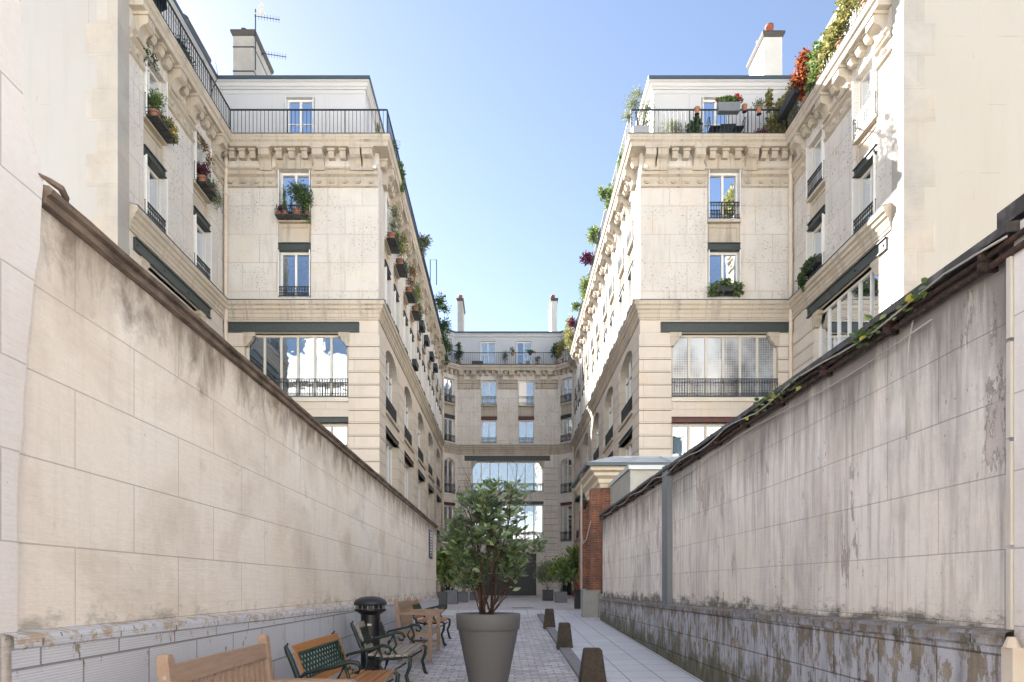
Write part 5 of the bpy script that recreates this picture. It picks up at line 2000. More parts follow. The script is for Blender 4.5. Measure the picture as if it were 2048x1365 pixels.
def shrub_big():
    rt = root('laurel_shrub', (px0, PY, g + zr - 0.05), 'tall glossy leaved evergreen shrub with many reddish stems growing in the big round planter', 'shrub')
    r = random.Random(21)
    st = MB()
    tips = []
    base = Vector((px0 - 0.02, PY, g + zr - 0.06))

    def branch(p, d, length, rad, depth):
        n = 6
        pts, rs_ = [tuple(p)], [rad]
        q = p.copy()
        dd = d.copy()
        for k in range(n):
            dd = (dd + Vector((r.uniform(-.16, .16), r.uniform(-.16, .16), 0.05 + r.uniform(-0.04, .10)))).normalized()
            q = q + dd * length / n
            pts.append(tuple(q))
            rs_.append(rad * (1 - 0.6 * (k + 1) / n))
            if depth < 3 and k >= (1 if depth else 2) and r.random() < (0.62 if depth < 2 else 0.5):
                a = r.uniform(0, 2 * math.pi)
                sd_ = Vector((math.cos(a), math.sin(a), r.uniform(0.1, 0.7))).normalized()
                branch(q, (dd * 0.75 + sd_ * 0.8).normalized(), length * r.uniform(0.35, 0.6), rs_[-1] * 0.7, depth + 1)
            if depth > 0 or k > 3:
                if depth >= 1 or r.random() < 0.7:
                    tips.append((q.copy(), dd.copy(), k == n - 1))
        st.tube(pts, rs_, 6)
    targets = [(-0.62, 0.0, 0.9), (-0.45, 0.2, 1.45), (-0.3, -0.1, 1.65), (-0.1, 0.1, 1.75), (0.12, -0.15, 1.72), (0.30, 0.1, 1.55), (0.5, 0.0, 1.45), (0.68, 0.1, 1.0),
               (0.35, -0.3, 1.1), (-0.35, -0.3, 1.1), (0.6, 0.1, 0.45), (-0.55, -0.1, 0.55), (0.45, -0.2, 0.7), (0.0, 0.3, 1.4), (-0.2, -0.25, 0.8), (0.2, 0.25, 0.9), (0.55, -0.25, 0.25), (-0.3, 0.3, 1.2)]
    for t in targets:
        v = Vector(t) + Vector((0.09, 0, 0))
        b = base + Vector((r.uniform(-0.09, 0.09), r.uniform(-0.09, 0.09), 0))
        L = v.length * 0.86
        branch(b, (v.normalized() + Vector((0, 0, 0.25))).normalized(), L, 0.017 if t[2] > 0.9 else 0.010, 0)
    st.build('stems', 'bark', rt, smooth=True)
    P_, D_ = [], []
    for p, d, end in tips:
        hgt = (p.z - base.z)
        m_ = 4 if end else (1 if r.random() < 0.3 else 0)
        if hgt < 0.35:
            m_ = 2 if end else 0
        for k in range(m_):
            a = r.uniform(0, 2 * math.pi)
            sd_ = Vector((math.cos(a), math.sin(a), r.uniform(-0.25, 0.55)))
            dv = (d * 0.45 + sd_).normalized()
            P_.append(tuple(p + Vector((r.uniform(-.012, .012), r.uniform(-.012, .012), r.uniform(-.02, .02)))))
            D_.append(tuple(dv))
    P_, D_ = np.array(P_), np.array(D_)
    X = (P_[:, 0] - px0 - 0.19) / (0.70 + 0.1 * np.sin(P_[:, 2] * 9))
    Z = (P_[:, 2] - base.z) / (1.76 - 0.35 * np.abs(np.sin(P_[:, 0] * 5 + 1)) * np.abs(P_[:, 0] - px0 - 0.09))
    keep = (np.abs(X) < 1.0) & (Z < 1.0)
    P_, D_ = P_[keep], D_[keep]
    leaves_mesh('foliage', 'leaf_main', P_, D_, 0.128, rt, aspect=0.36, fold=0.2, flip=0.5)
    return len(P_)


nl = shrub_big()
print('big shrub leaves', nl)


# ------------------------------------------------------------------ courtyard planters
def square_planter(label, px_a, px_b, py_t, py_b, mat, plant=None):
    y = 1300 * 0.803 / (py_b - CY)
    a, b = P(px_a, py_t, y), P(px_b, py_b, y)
    g = Z_GR
    h = a.z - g
    wd = b.x - a.x
    rt = root('square_planter', ((a.x + b.x) / 2, y, g), label, 'planter', 'square planters round the courtyard')
    mb = MB()
    mb.loft([(a.x, b.x, y, y + wd, g), (a.x, b.x, y, y + wd, g + h)])
    mb.f.pop()
    mb.build('box', mat, rt)
    t = 0.03
    mb = MB()
    mb.box(a.x, b.x, y, y + t, g + h, g + h + 0.004)
    mb.box(a.x, b.x, y + wd - t, y + wd, g + h, g + h + 0.004)
    mb.box(a.x, a.x + t, y + t, y + wd - t, g + h, g + h + 0.004)
    mb.box(b.x - t, b.x, y + t, y + wd - t, g + h, g + h + 0.004)
    mb.build('rim', mat, rt)
    mb = MB()
    mb.box(a.x + t, b.x - t, y + t, y + wd - t, g + h - 0.3, g + h - 0.04)
    mb.build('soil', 'soil', rt)
    return ((a.x + b.x) / 2, y + wd / 2, g + h)


def garden_plant(name, label, cat, c, blobs, n, size, mat, aspect=0.4, stems=4, bark='bark_grey', group=None, flip=0.4, up=0.3):
    rt = root(name, c, label, cat, group)
    r = random.Random(hash(label) % 1000 if False else len(label) * 7 + n)
    st = MB()
    B = []
    for (dx, dy, dz, rx, ry, rz) in blobs:
        B.append((c[0] + dx, c[1] + dy, c[2] + dz, rx, ry, rz))
    for k in range(stems):
        b = B[k % len(B)]
        q = Vector((c[0] + r.uniform(-.08, .08), c[1] + r.uniform(-.08, .08), c[2] - 0.08))
        e = Vector((b[0] + r.uniform(-.3, .3) * b[3], b[1], b[2] + b[5] * r.uniform(0, .5)))
        mid_ = q.lerp(e, 0.5) + Vector((r.uniform(-.08, .08), r.uniform(-.08, .08), 0.05))
        st.tube([tuple(q), tuple(mid_), tuple(e)], [0.022 * max(0.5, size * 6), 0.016 * max(0.5, size * 6), 0.006], 6)
    st.build('stems', bark, rt, smooth=True)
    p, d = blob_leaves(B, int(n * 1.8), up=up)
    leaves_mesh('foliage', mat, p, d, size * 1.25, rt, aspect=aspect, flip=flip)
    return rt


GP = 'plants round the courtyard'
c = square_planter('dark narrow square planter against the end of the left alley wall', 875, 893, 1184, 1218, 'dark_box')
garden_plant('fatsia_plant', 'big fan leaved fatsia with yellowing leaves at the end of the left wall', 'plant', c, [(0.1, 0, 0.75, 0.45, 0.35, 0.35), (0.0, 0, 1.25, 0.4, 0.3, 0.25), (0.35, 0, 1.0, 0.35, 0.3, 0.3)], 420, 0.27, 'leaf_bright', 0.3, 5, group=GP)
c = square_planter('largest pale grey square planter left of the big pot', 885, 914, 1181, 1209, 'grey_box')
garden_plant('leafy_shrub', 'grey green shrub in the largest left planter', 'shrub', c, [(0, 0, 0.7, 0.6, 0.5, 0.5), (0.3, 0, 1.2, 0.45, 0.4, 0.4), (-.3, 0, 1.4, .4, .4, .4)], 900, 0.14, 'leaf_grey', 0.35, 5, group=GP)
c = square_planter('smaller grey square planter just left of the big pot', 915, 935.5, 1184, 1205, 'grey_box')
garden_plant('leafy_shrub', 'sprawling dark green shrub in the planter just left of the big pot', 'shrub', c, [(0, 0, 0.6, 0.6, 0.5, 0.5), (0.2, 0, 1.3, 0.5, 0.4, 0.5), (.6, 0, .7, .5, .4, .4)], 900, 0.13, 'leaf_mid', 0.35, 5, group=GP)
c = square_planter('grey square planter partly hidden behind the stems of the big potted shrub', 939, 962, 1185, 1201, 'grey_box')
garden_plant('leafy_shrub', 'dark shrub showing through the stems of the big potted shrub', 'shrub', c, [(0, 0, 0.7, 0.7, 0.5, 0.6), (0.5, 0, 1.6, 0.7, 0.4, 0.7)], 700, 0.15, 'leaf_dark', 0.35, 5, group=GP)
c = square_planter('dark square planter right of the big pot, third from the gatehouse', 1086, 1107, 1180, 1202, 'dark_box')
garden_plant('rounded_shrub', 'rounded grey green variegated shrub right of the big potted shrub', 'shrub', c, [(0.0, 0, 1.1, 0.75, 0.6, 0.6), (-0.3, 0, 0.7, 0.5, 0.4, 0.4), (0.45, 0, 0.8, 0.5, 0.4, 0.4)], 1900, 0.085, 'leaf_grey', 0.5, 5, group=GP)
c = square_planter('pale grey square planter between the dark planter and the gatehouse', 1111, 1134, 1184, 1206, 'grey_box')
garden_plant('rounded_shrub', 'yellow green rounded shrub on a bare trunk in the pale planter', 'shrub', c, [(0.05, 0, 1.25, 0.62, 0.5, 0.5), (-.35, 0, 1.0, .4, .4, .35), (0.4, 0, .95, .4, .4, .3)], 1700, 0.09, 'leaf_bright', 0.5, 4, group=GP)
c = square_planter('tall dark planter column against the brick gatehouse', 1150, 1166, 1181, 1218, 'dark_box')
garden_plant('fatsia_plant', 'fan leaved fatsia with broad bright leaves next to the brick gatehouse', 'plant', c, [(0.0, 0, 0.9, 0.38, 0.35, 0.45), (-0.25, 0, 0.55, 0.35, 0.3, 0.3), (-0.1, 0, 1.2, 0.3, 0.3, 0.25)], 420, 0.24, 'leaf_bright', 0.32, 5, group=GP)
garden_plant('geranium', 'small red flowering geranium hugging the gatehouse brick pier', 'plant', (2.55, 22.6, 1.45), [(0, 0, 0.3, 0.10, 0.10, 0.2)], 22, 0.05, 'flower_red', 0.8, 2, group=GP)
c = square_planter('long low dark planter at the back of the courtyard', 1060, 1084, 1180, 1192, 'dark_box')
garden_plant('leafy_shrub', 'tall dark evergreen at the back of the courtyard right of the big shrub', 'shrub', c, [(0, 0, 2.4, 0.9, 0.7, 1.3), (-0.5, 0, 1.4, 0.8, 0.6, 0.8)], 1300, 0.2, 'leaf_dark', 0.4, 4, group=GP)
# red standpipe near the far right door
mb = MB()
x_ = (1146 - CX) * 50 / FPX
mb.tube([(x_, 50, Z_GR), (x_, 50, Z_GR + 0.75)], 0.1, 10)
mb.tube([(x_, 50, Z_GR + 0.7), (x_, 50, Z_GR + 0.95)], [0.16, 0.06], 10)
o = mb.build('fire_hydrant', plain('red_enamel', (0.35, 0.02, 0.04), 0.4))
tag(o, 'dark red standpipe near the far right corner of the courtyard', 'hydrant')


# ------------------------------------------------------------------ balcony and window plants
def rack(F, u0, u1, z, label, dep=0.42, mat='iron'):
    "iron plant shelf hung outside a window"
    a = F((u0 + u1) / 2, 0, z)
    rt = root('plant_rack', a, label, 'plant rack', 'plant racks under the windows')
    mb = MB(F)
    n = 4
    for k in range(n):
        ua, ub = u0 + (u1 - u0) * k / n + 0.015, u0 + (u1 - u0) * (k + 1) / n - 0.015
        mb.box(ua, ub, 0.04, dep, z, z + 0.02)
        mb.box(ua, ub, dep, dep + 0.015, z - 0.0, z + 0.06)
    mb.build('shelf', mat, rt)
    mb = MB(F)
    for zz in (z + 0.14, z + 0.26):
        mb.tube([(u0, 0.04, zz), (u0, dep - 0.03, zz), (u0 + 0.06, dep + 0.01, zz), (u1 - 0.06, dep + 0.01, zz), (u1, dep - 0.03, zz), (u1, 0.04, zz)], 0.009, 5)
    m_ = int((u1 - u0) / 0.12)
    for k in range(m_ + 1):
        u = u0 + (u1 - u0) * k / m_
        mb.tube([(u, dep + 0.01, z), (u, dep + 0.01, z + 0.26)], 0.006, 4)
    mb.build('basket_rail', mat, rt)
    return rt


def clay_pot(mb, c, r, h):
    mb.lathe(c, [(r * 0.68, 0), (r * 0.92, h * 0.78), (r * 1.04, h * 0.79), (r * 1.04, h), (r * 0.9, h), (r * 0.86, h * 0.88), (0.01, h * 0.87)], 16)


def potted(label, c, blobs, n, size, mat, r=0.15, h=0.24, potmat='terracotta', name='potted_plant', cat='potted plant', group=None, aspect=0.42, extra=None, stems=3, up=0.3):
    rt = root(name, c, label, cat, group)
    if r:
        mb = MB()
        clay_pot(mb, c, r, h)
        mb.build('pot', potmat, rt, smooth=False)
    c2 = (c[0], c[1], c[2] + (h if r else 0))
    B = [(c2[0] + b[0], c2[1] + b[1], c2[2] + b[2], b[3], b[4], b[5]) for b in blobs]
    st = MB()
    for k in range(stems):
        b = B[k % len(B)]
        st.tube([(c2[0] + random.uniform(-.03, .03), c2[1], c2[2] - 0.06), ((c2[0] + b[0]) / 2, (c2[1] + b[1]) / 2, (c2[2] + b[2]) / 2 + 0.02), (b[0] + random.uniform(-.2, .2) * b[3], b[1], b[2] + 0.3 * b[5])], [0.014, 0.01, 0.004], 5)
    st.build('stems', 'bark_grey', rt)
    p, d = blob_leaves(B, int(n * 1.3), up=up)
    leaves_mesh('foliage', mat, p, d, size * 1.12, rt, aspect=aspect)
    if extra:
        emat, en, es = extra
        p, d = blob_leaves(B, en, up=0.5, shell=0.2)
        leaves_mesh('blossoms', emat, p, d, es, rt, aspect=0.9)
    return rt


GB = 'plants at the windows and balconies'
# left wing side facade, top windows
zz = Z_W5[0]
rack(Fs, 0.85, 2.2, zz - 0.05, 'plant rack under the top window nearest the white gable, left side')
q = Fs(1.15, 0.22, zz - 0.02)
potted('bushy little conifer in a banded clay pot on the rack nearest the white gable', q, [(0, 0, 0.35, 0.32, 0.3, 0.34)], 900, 0.07, 'leaf_mid', 0.17, 0.3, group=GB, aspect=0.3)
q = Fs(1.9, 0.24, zz - 0.02)
potted('yellow and orange flowers spilling off the rack nearest the white gable', q, [(0, 0, 0.2, 0.25, 0.32, 0.22), (0.15, 0.1, -0.1, 0.18, 0.2, 0.25)], 420, 0.09, 'leaf_yellow', 0.15, 0.22, group=GB, extra=('flower_yellow', 60, 0.06))
rack(Fs, 4.25, 5.6, zz - 0.05, 'plant rack under the top window beside the downpipe, left side')
q = Fs(4.5, 0.22, zz - 0.02)
potted('purple leaved plant in a clay pot on the rack beside the left downpipe', q, [(0, 0, 0.25, 0.25, 0.28, 0.25)], 380, 0.09, 'leaf_purple', 0.17, 0.28, group=GB)
q = Fs(5.2, 0.25, zz - 0.02)
potted('grey green trailing plant hanging off the rack beside the left downpipe', q, [(0, 0, 0.15, 0.25, 0.35, 0.3), (0.2, 0.1, -0.35, 0.18, 0.25, 0.4)], 900, 0.065, 'leaf_grey', 0.15, 0.22, group=GB)
q = Fs(4.9, 0.08, 18.75)
potted('reddish autumn creeper hanging in the window opening beside the left downpipe', q, [(0.02, 0.1, -0.1, 0.12, 0.5, 0.2), (0.02, 0.5, -0.4, 0.12, 0.15, 0.4)], 200, 0.08, 'leaf_brown', 0, 0, group=GB, stems=1)
q = Fs(1.25, 0.05, 18.9)
potted('green creeper hanging at the top window nearest the white gable', q, [(0.02, -0.4, -0.1, 0.1, 0.2, 0.45), (0.02, 0.2, 0.1, 0.1, 0.4, 0.15)], 170, 0.075, 'leaf_dark', 0, 0, group=GB, stems=1)
# left wing front window
u0_, u1_ = ucolL - 0.68, ucolL + 0.68
rack(Ff, u0_, u1_, zz - 0.05, 'plant rack under the top front window of the left wing')
potted('slim upright conifer at the top front window of the left wing', Ff(u0_ + 0.33, 0.2, zz), [(0, 0, 0.35, 0.13, 0.13, 0.3), (0, 0, 0.75, 0.09, 0.09, 0.35)], 700, 0.05, 'leaf_mid', 0.13, 0.22, group=GB, aspect=0.3, up=0.9)
potted('round topped little jade tree at the top front window of the left wing', Ff(u0_ + 0.88, 0.25, zz), [(0.05, 0, 0.72, 0.52, 0.35, 0.38), (0.3, 0, 0.4, 0.3, 0.3, 0.3)], 1500, 0.075, 'leaf_dark', 0.17, 0.26, group=GB, aspect=0.6, stems=5)
potted('low purple heather on the rack of the top front window of the left wing', Ff(u0_ + 0.12, 0.28, zz), [(0, 0, 0.1, 0.2, 0.15, 0.18)], 260, 0.06, 'leaf_purple', 0.11, 0.16, group=GB)
potted('trailing ivy at the right end of the top front window rack, left wing', Ff(u1_ - 0.08, 0.28, zz), [(0, 0, 0.1, 0.15, 0.15, 0.25), (0.05, 0, -0.25, 0.1, 0.1, 0.3)], 300, 0.06, 'leaf_mid', 0.1, 0.15, group=GB)

ordn = ['first', 'second', 'third', 'fourth', 'fifth', 'sixth', 'seventh', 'eighth']
kinds = [('leaf_grey', 'tall feathery grasses'), ('leaf_yellow', 'yellowing climber'), ('leaf_brown', 'dry brown climber'), ('leaf_mid', 'bushy green rosemary')]
for k in range(4):
    uc = 3.15 + 5.2 * (k // 2) + (-1.15 if k % 2 == 0 else 1.15)
    rack(Fi, uc - 0.68, uc + 0.68, zz - 0.05, 'plant rack under the %s top window round the corner of the left wing' % ordn[k], dep=0.45)
    q = Fi(uc - 0.35, 0.26, zz - 0.02)
    potted('%s in a banded pot on the %s rack round the left corner' % (kinds[k][1], ordn[k]), q, [(0.08, 0, 0.35, 0.22, 0.3, 0.35), (0.12, 0.1, 0.95, 0.2, 0.3, 0.5)], 620, 0.09, kinds[k][0], 0.2, 0.32, 'terracotta', group=GB, aspect=0.3)
    q = Fi(uc + 0.3, 0.26, zz - 0.02)
    potted('mixed foliage at the far end of the %s rack round the left corner' % ordn[k], q, [(0.1, 0, 0.2, 0.22, 0.3, 0.3), (0.2, 0, -0.1, 0.15, 0.2, 0.2)], 420, 0.085, ['leaf_mid', 'leaf_grey', 'leaf_yellow', 'leaf_dark'][k], 0.15, 0.25, group=GB, extra=('flower_yellow', 20, 0.06) if k == 1 else None)


def trough(F, uc, z, label, L=1.1, mat='dark_box', d=0.16, hh=0.3, group='window boxes'):
    mb = MB(F)
    mb.loft([(uc - L / 2 + .03, uc + L / 2 - .03, d - 0.11, d + 0.11, z), (uc - L / 2, uc + L / 2, d - 0.14, d + 0.14, z + hh)])
    o = mb.build('window_box', mat)
    tag(o, label, 'window box', group)
    return o


for k in range(4, 8):
    uc = 3.15 + 5.2 * (k // 2) + (-1.15 if k % 2 == 0 else 1.15)
    trough(Fi, uc, zz + 0.35, 'dark window box hung on the %s top window round the left corner' % ordn[k], 1.15, d=0.22, hh=0.34)
trough(Fi, 3.15 + 5.2 + 1.15, Z_W4[0] + 0.25, 'dark window box on a lower window of the left courtyard side', 1.1, d=0.2, hh=0.34)

# right wing windows
F = Ff2
uc = 9.22 - 5.73
trough(F, uc, Z_W4[0] + 0.16, 'window box under trailing ivy at the lower front window of the right wing', 1.2, d=0.17, hh=0.2)
potted('ivy spilling over the guard rail of the lower front window of the right wing', F(uc, 0.2, Z_W4[0] + 0.36), [(0, 0, 0.02, 0.72, 0.16, 0.16), (0.5, 0, -0.1, 0.25, 0.14, 0.25), (-0.45, 0, -0.12, 0.25, 0.14, 0.22), (0, 0, 0.15, 0.3, .1, .15)], 1100, 0.085, 'leaf_mid', 0, 0, group=GB, aspect=0.7, up=0.0)
uc2 = 2.05
trough(Fs2, uc2, Z_W4[0] + 0.18, 'window box under ivy at the lower side window next to the right downpipe', 1.2, d=0.17, hh=0.2)
potted('ivy spilling from the lower side window next to the right downpipe', Fs2(uc2, 0.2, Z_W4[0] + 0.38), [(0, 0, 0.0, 0.18, 0.7, 0.18), (-0.12, 0.5, -0.4, 0.14, 0.25, 0.4)], 1000, 0.085, 'leaf_dark', 0, 0, group=GB, aspect=0.7, up=0.0)


# roof balconies -------------------------------------------------
def bal(px, Y=26.9, z=Z_SLAB1):
    return ((px - CX) * Y / FPX, Y, z)


c = bal(1279, 26.85)
rt = root('potted_olive_tree', c, 'silvery olive tree in a zinc box at the balcony corner of the right wing', 'tree', GB)
mb = MB()
mb.loft([(c[0] - 0.32, c[0] + 0.32, c[1] - 0.3, c[1] + 0.3, c[2]), (c[0] - 0.34, c[0] + 0.34, c[1] - 0.32, c[1] + 0.32, c[2] + 0.38)])
mb.build('planter_box', 'zinc_box', rt)
mb = MB()
mb.tube([(c[0] - 0.05, c[1], c[2] + 0.3), (c[0] - 0.1, c[1], c[2] + 0.9), (c[0] - 0.2, c[1], c[2] + 1.5)], [0.05, 0.035, 0.015], 7)
mb.tube([(c[0] + 0.1, c[1], c[2] + 0.3), (c[0] + 0.2, c[1], c[2] + 0.9), (c[0] + 0.3, c[1], c[2] + 1.4)], [0.04, 0.03, 0.012], 7)
mb.build('trunk', 'bark_grey', rt)
p, d = blob_leaves([(c[0] - 0.25, c[1], c[2] + 1.45, 0.42, 0.4, 0.5), (c[0] + 0.3, c[1], c[2] + 1.2, 0.32, 0.3, 0.45), (c[0] - 0.5, c[1], c[2] + 0.95, 0.25, 0.3, 0.3), (c[0] + 0.3, c[1], c[2] + 0.6, 0.3, 0.25, 0.3), (c[0] - .1, c[1], c[2] + 1.85, .3, .25, .25)], 2600)
leaves_mesh('crown', 'leaf_grey', p, d, 0.085, rt, aspect=0.3)
potted('wide clump of pale lavender on the right wing balcony', bal(1346, 26.95), [(0, 0, 0.3, 0.55, 0.3, 0.3), (0, 0, 0.55, 0.4, 0.2, 0.25)], 1400, 0.09, 'leaf_grey', 0.25, 0.12, group=GB, aspect=0.16, up=1.1)
potted('dark leaved geranium in a clay pot on the right wing balcony', bal(1388, 26.85), [(0, 0, 0.2, 0.32, 0.2, 0.28), (0.1, 0, .45, .2, .2, .2)], 260, 0.12, 'leaf_dark', 0.15, 0.2, group=GB, aspect=0.8)


def hang_pot(px, py, label, plant=None, pr=0.11):
    Y = 26.5
    c = P(px, py, Y)
    rt = root('hanging_pot', c, label, 'pot', 'clay pots hooked on the right balcony rail')
    mb = MB()
    clay_pot(mb, (c.x, c.y, c.z - 0.14), pr, 0.26)
    mb.build('pot', 'terracotta', rt)
    mb = MB()
    mb.tube([(c.x, c.y + 0.06, Z_RAIL), (c.x + 0.1, c.y, c.z - 0.12), (c.x, c.y, c.z - 0.15), (c.x - 0.1, c.y, c.z - 0.12)], 0.008, 5)
    mb.lathe((c.x, c.y, c.z - 0.17), [(0.05, 0), (0.1, 0.02), (0.1, 0.03), (0.01, 0.03)], 12)
    mb.build('holder', 'iron', rt)
    if plant:
        p, d = blob_leaves([(c.x, c.y, c.z + 0.28, 0.3, 0.25, 0.2)], 420)
        leaves_mesh('foliage', plant, p, d, 0.08, rt, aspect=0.35)


hang_pot(1394, 222, 'empty clay pot hooked on the rail, leftmost of the three')
hang_pot(1489, 217, 'clay pot hooked on the rail between the geranium trough and the little olive')
hang_pot(1518, 222, 'clay pot with a little grey olive hooked on the rail', 'leaf_grey')
c = P(1457, 215, 26.4)
rt = root('balcony_trough', c, 'grey trough of red geraniums hooked on the front rail of the right wing balcony', 'planter')
mb = MB()
mb.loft([(c.x - 0.42, c.x + 0.42, 26.28, 26.52, c.z - 0.22), (c.x - 0.45, c.x + 0.45, 26.26, 26.54, c.z + 0.12)])
mb.build('box', 'channel', rt)
p, d = blob_leaves([(c.x, c.y, c.z + 0.22, 0.5, 0.15, 0.16)], 420)
leaves_mesh('foliage', 'leaf_mid', p, d, 0.1, rt, aspect=0.8)
p, d = blob_leaves([(c.x - 0.45, c.y, c.z + 0.28, 0.14, 0.12, 0.1), (c.x + 0.4, c.y, c.z + 0.3, 0.16, 0.12, 0.14), (c.x - 0.15, c.y, c.z + 0.3, 0.1, 0.12, 0.1), (c.x + 0.3, c.y, c.z + 0.45, 0.1, .1, .08)], 200)
leaves_mesh('blossoms', 'flower_red', p, d, 0.075, rt, aspect=0.9)
# folding table and chairs
c = bal(1450, 26.95)
rt = root('bistro_table', c, 'small black folding bistro table tipped up behind the right balcony rail', 'table')
mb = MB()
F9 = lambda u, d, z: (c[0] + u, c[1] + d * 0.3, c[2] + z)
mb.F = F9
mb.poly([(-0.48, 0, 0.15), (0.3, 0, 0.1), (0.5, 0.2, 0.8), (-0.15, 0.2, 0.78)])
mb.poly([(-0.48, 0.08, 0.15), (-0.15, 0.28, 0.78), (0.5, 0.28, 0.8), (0.3, 0.08, 0.1)])
mb.poly([(-0.15, 0.2, 0.78), (0.5, 0.2, 0.8), (0.5, 0.28, 0.8), (-0.15, 0.28, 0.78)])
mb.poly([(-0.48, 0, 0.15), (-0.15, 0.2, 0.78), (-0.15, 0.28, 0.78), (-0.48, 0.08, 0.15)])
mb.build('tabletop', 'iron', rt)
for s_ in (-0.25, 0.25):
    mb = MB(F9)
    mb.tube([(s_ - 0.1, 0.3, 0), (s_ + 0.12, 0.4, 0.7)], 0.015, 5)
    mb.tube([(s_ + 0.15, 0.3, 0), (s_ - 0.1, 0.4, 0.7)], 0.015, 5)
    mb.build('leg', 'iron', rt)


def bistro_chair(c, label, s=1):
    rt = root('bistro_chair', c, label, 'chair', 'black garden chairs on the roof balconies')
    mb = MB(lambda u, d, z: (c[0] + u * s, c[1] + d, c[2] + z))
    mb.box(-0.2, 0.2, -0.2, 0.2, 0.44, 0.46)
    mb.build('seat', 'iron', rt)
    mb = MB(lambda u, d, z: (c[0] + u * s, c[1] + d, c[2] + z))
    mb.tube([(-0.2, -0.2, 0.45), (-0.24, -0.2, 0.8), (-0.25, -0.1, 0.88), (-0.25, 0.1, 0.88), (-0.24, 0.2, 0.8), (-0.2, 0.2, 0.45)], 0.014, 5)
    for k in range(3):
        mb.tube([(-0.23, -0.2, 0.6 + k * 0.09), (-0.23, 0.2, 0.6 + k * 0.09)], 0.01, 4)
    mb.build('backrest', 'iron', rt)
    for a_, b_ in ((-.2, -.2), (.2, -.2), (-.2, .2), (.2, .2)):
        mb = MB(lambda u, d, z: (c[0] + u * s, c[1] + d, c[2] + z))
        mb.tube([(a_, b_, 0.45), (a_ * 1.1, b_ * 1.1, 0)], 0.013, 5)
        mb.build('leg', 'iron', rt)


bistro_chair(bal(1428, 26.85), 'black metal chair left of the tipped up table on the right balcony')
bistro_chair(bal(1476, 26.85), 'black metal chair right of the tipped up table on the right balcony', -1)
bistro_chair((-11.3, 22.6, Z_SLAB1), 'black metal chair on the upper left balcony above the side facade')
potted('yellow green vine filling the balcony end by the right inner corner', bal(1560, 26.9), [(0, 0, 0.45, 0.65, 0.3, 0.45), (0.2, 0, 1.1, 0.5, 0.25, 0.45), (-.45, 0, 1.5, 0.12, 0.15, 0.45), (0.5, 0, 1.5, 0.2, 0.2, 0.35)], 2800, 0.095, 'leaf_yellow', 0.2, 0.2, group=GB, aspect=0.8, stems=5, up=0.2)
potted('low pinkish sedum along the foot of the right balcony rail', bal(1510, 26.75), [(-.3, 0, 0.05, 0.3, 0.12, 0.1), (0.3, 0, 0.12, 0.4, 0.12, 0.15)], 420, 0.07, 'leaf_purple', 0.1, 0.08, group=GB, aspect=0.7)
# long dark trough on the right side rail
c = Fs2(0.75, 0.55, Z_RAIL - 0.35)
rt = root('balcony_trough', c, 'long dark trough of grasses hung on the side rail above the right inner corner', 'planter')
mb = MB(Fs2)
mb.box(0.05, 1.9, 0.50, 0.78, Z_RAIL - 0.42, Z_RAIL - 0.08)
mb.build('box', 'dark_box', rt)
q = Fs2(0.95, 0.62, Z_RAIL)
p, d = blob_leaves([(q[0], q[1], q[2] + 0.1, 0.2, 0.95, 0.22)], 700, up=0.8)
leaves_mesh('foliage', 'leaf_yellow', p, d, 0.13, rt, aspect=0.2)
q = Fs2(2.2, 0.4, Z_SLAB1)
potted('fiery red and orange creeper on the side balcony of the right wing', q, [(-0.25, 0.1, 0.9, 0.32, 0.5, 0.36), (-0.15, -0.1, 1.45, 0.3, 0.35, 0.32), (0, 0.3, 0.5, 0.25, 0.45, 0.3)], 1100, 0.10, 'leaf_red', 0.2, 0.2, group=GB, aspect=0.8, stems=4)
q = Fs2(3.2, 0.35, Z_SLAB1)
potted('yellow green creeper next to the red one on the side balcony of the right wing', q, [(0, 0.2, 0.9, 0.35, 0.7, 0.45), (0, 0.3, 0.3, 0.3, 0.7, 0.35)], 1500, 0.11, 'leaf_bright', 0.2, 0.2, group=GB, aspect=0.8, stems=4)
q = Fs2(4.7, 0.4, Z_SLAB1)
potted('golden creeper trailing along the side rail nearest the cream gable', q, [(-0.1, 0.3, 0.5, 0.3, 0.9, 0.5), (-0.05, -0.5, 0.9, 0.3, 0.9, 0.5), (0, 1.3, 0.3, 0.3, 0.4, 0.3)], 2300, 0.10, 'leaf_yellow', 0.2, 0.2, group=GB, aspect=0.8, stems=5)
q = Fs2(6.3, 0.4, Z_SLAB1)
potted('tall bright creeper at the rail end against the cream gable', q, [(0, 0.2, 0.8, 0.35, 0.6, 0.7)], 1100, 0.10, 'leaf_yellow', 0.2, 0.2, group=GB, aspect=0.8, stems=5)

# left wing balcony
q = Fs(3.0, 0.15, Z_SLAB1)
potted('leafy shrub behind the left side balcony rail', q, [(0, 0, 0.4, 0.25, 0.5, 0.4), (0, 0.5, 0.3, 0.22, 0.3, 0.3)], 800, 0.08, 'leaf_dark', 0.18, 0.2, group=GB)
q = Fs(5.2, 0.2, Z_SLAB1)
rt = root('bare_sapling', q, 'thin bare branched sapling at the inner corner of the left balcony', 'plant', GB)
mb = MB()
mb.tube([q, (q[0], q[1] + 0.05, q[2] + 0.8), (q[0] - 0.1, q[1] + 0.2, q[2] + 1.6), (q[0] - 0.3, q[1], q[2] + 2.1)], [0.03, 0.02, 0.015, 0.008], 5)
mb.tube([(q[0], q[1] + 0.05, q[2] + 0.8), (q[0] + 0.25, q[1] + 0.1, q[2] + 1.5), (q[0] + 0.2, q[1], q[2] + 2.0)], [0.018, 0.012, 0.006], 5)
mb.tube([(q[0], q[1], q[2] + 0.4), (q[0] - 0.3, q[1] + 0.3, q[2] + 1.0)], [0.015, 0.006], 5)
mb.build('branches', 'bark', rt)
c = Fs(0.9, 0.1, Z_SLAB1)
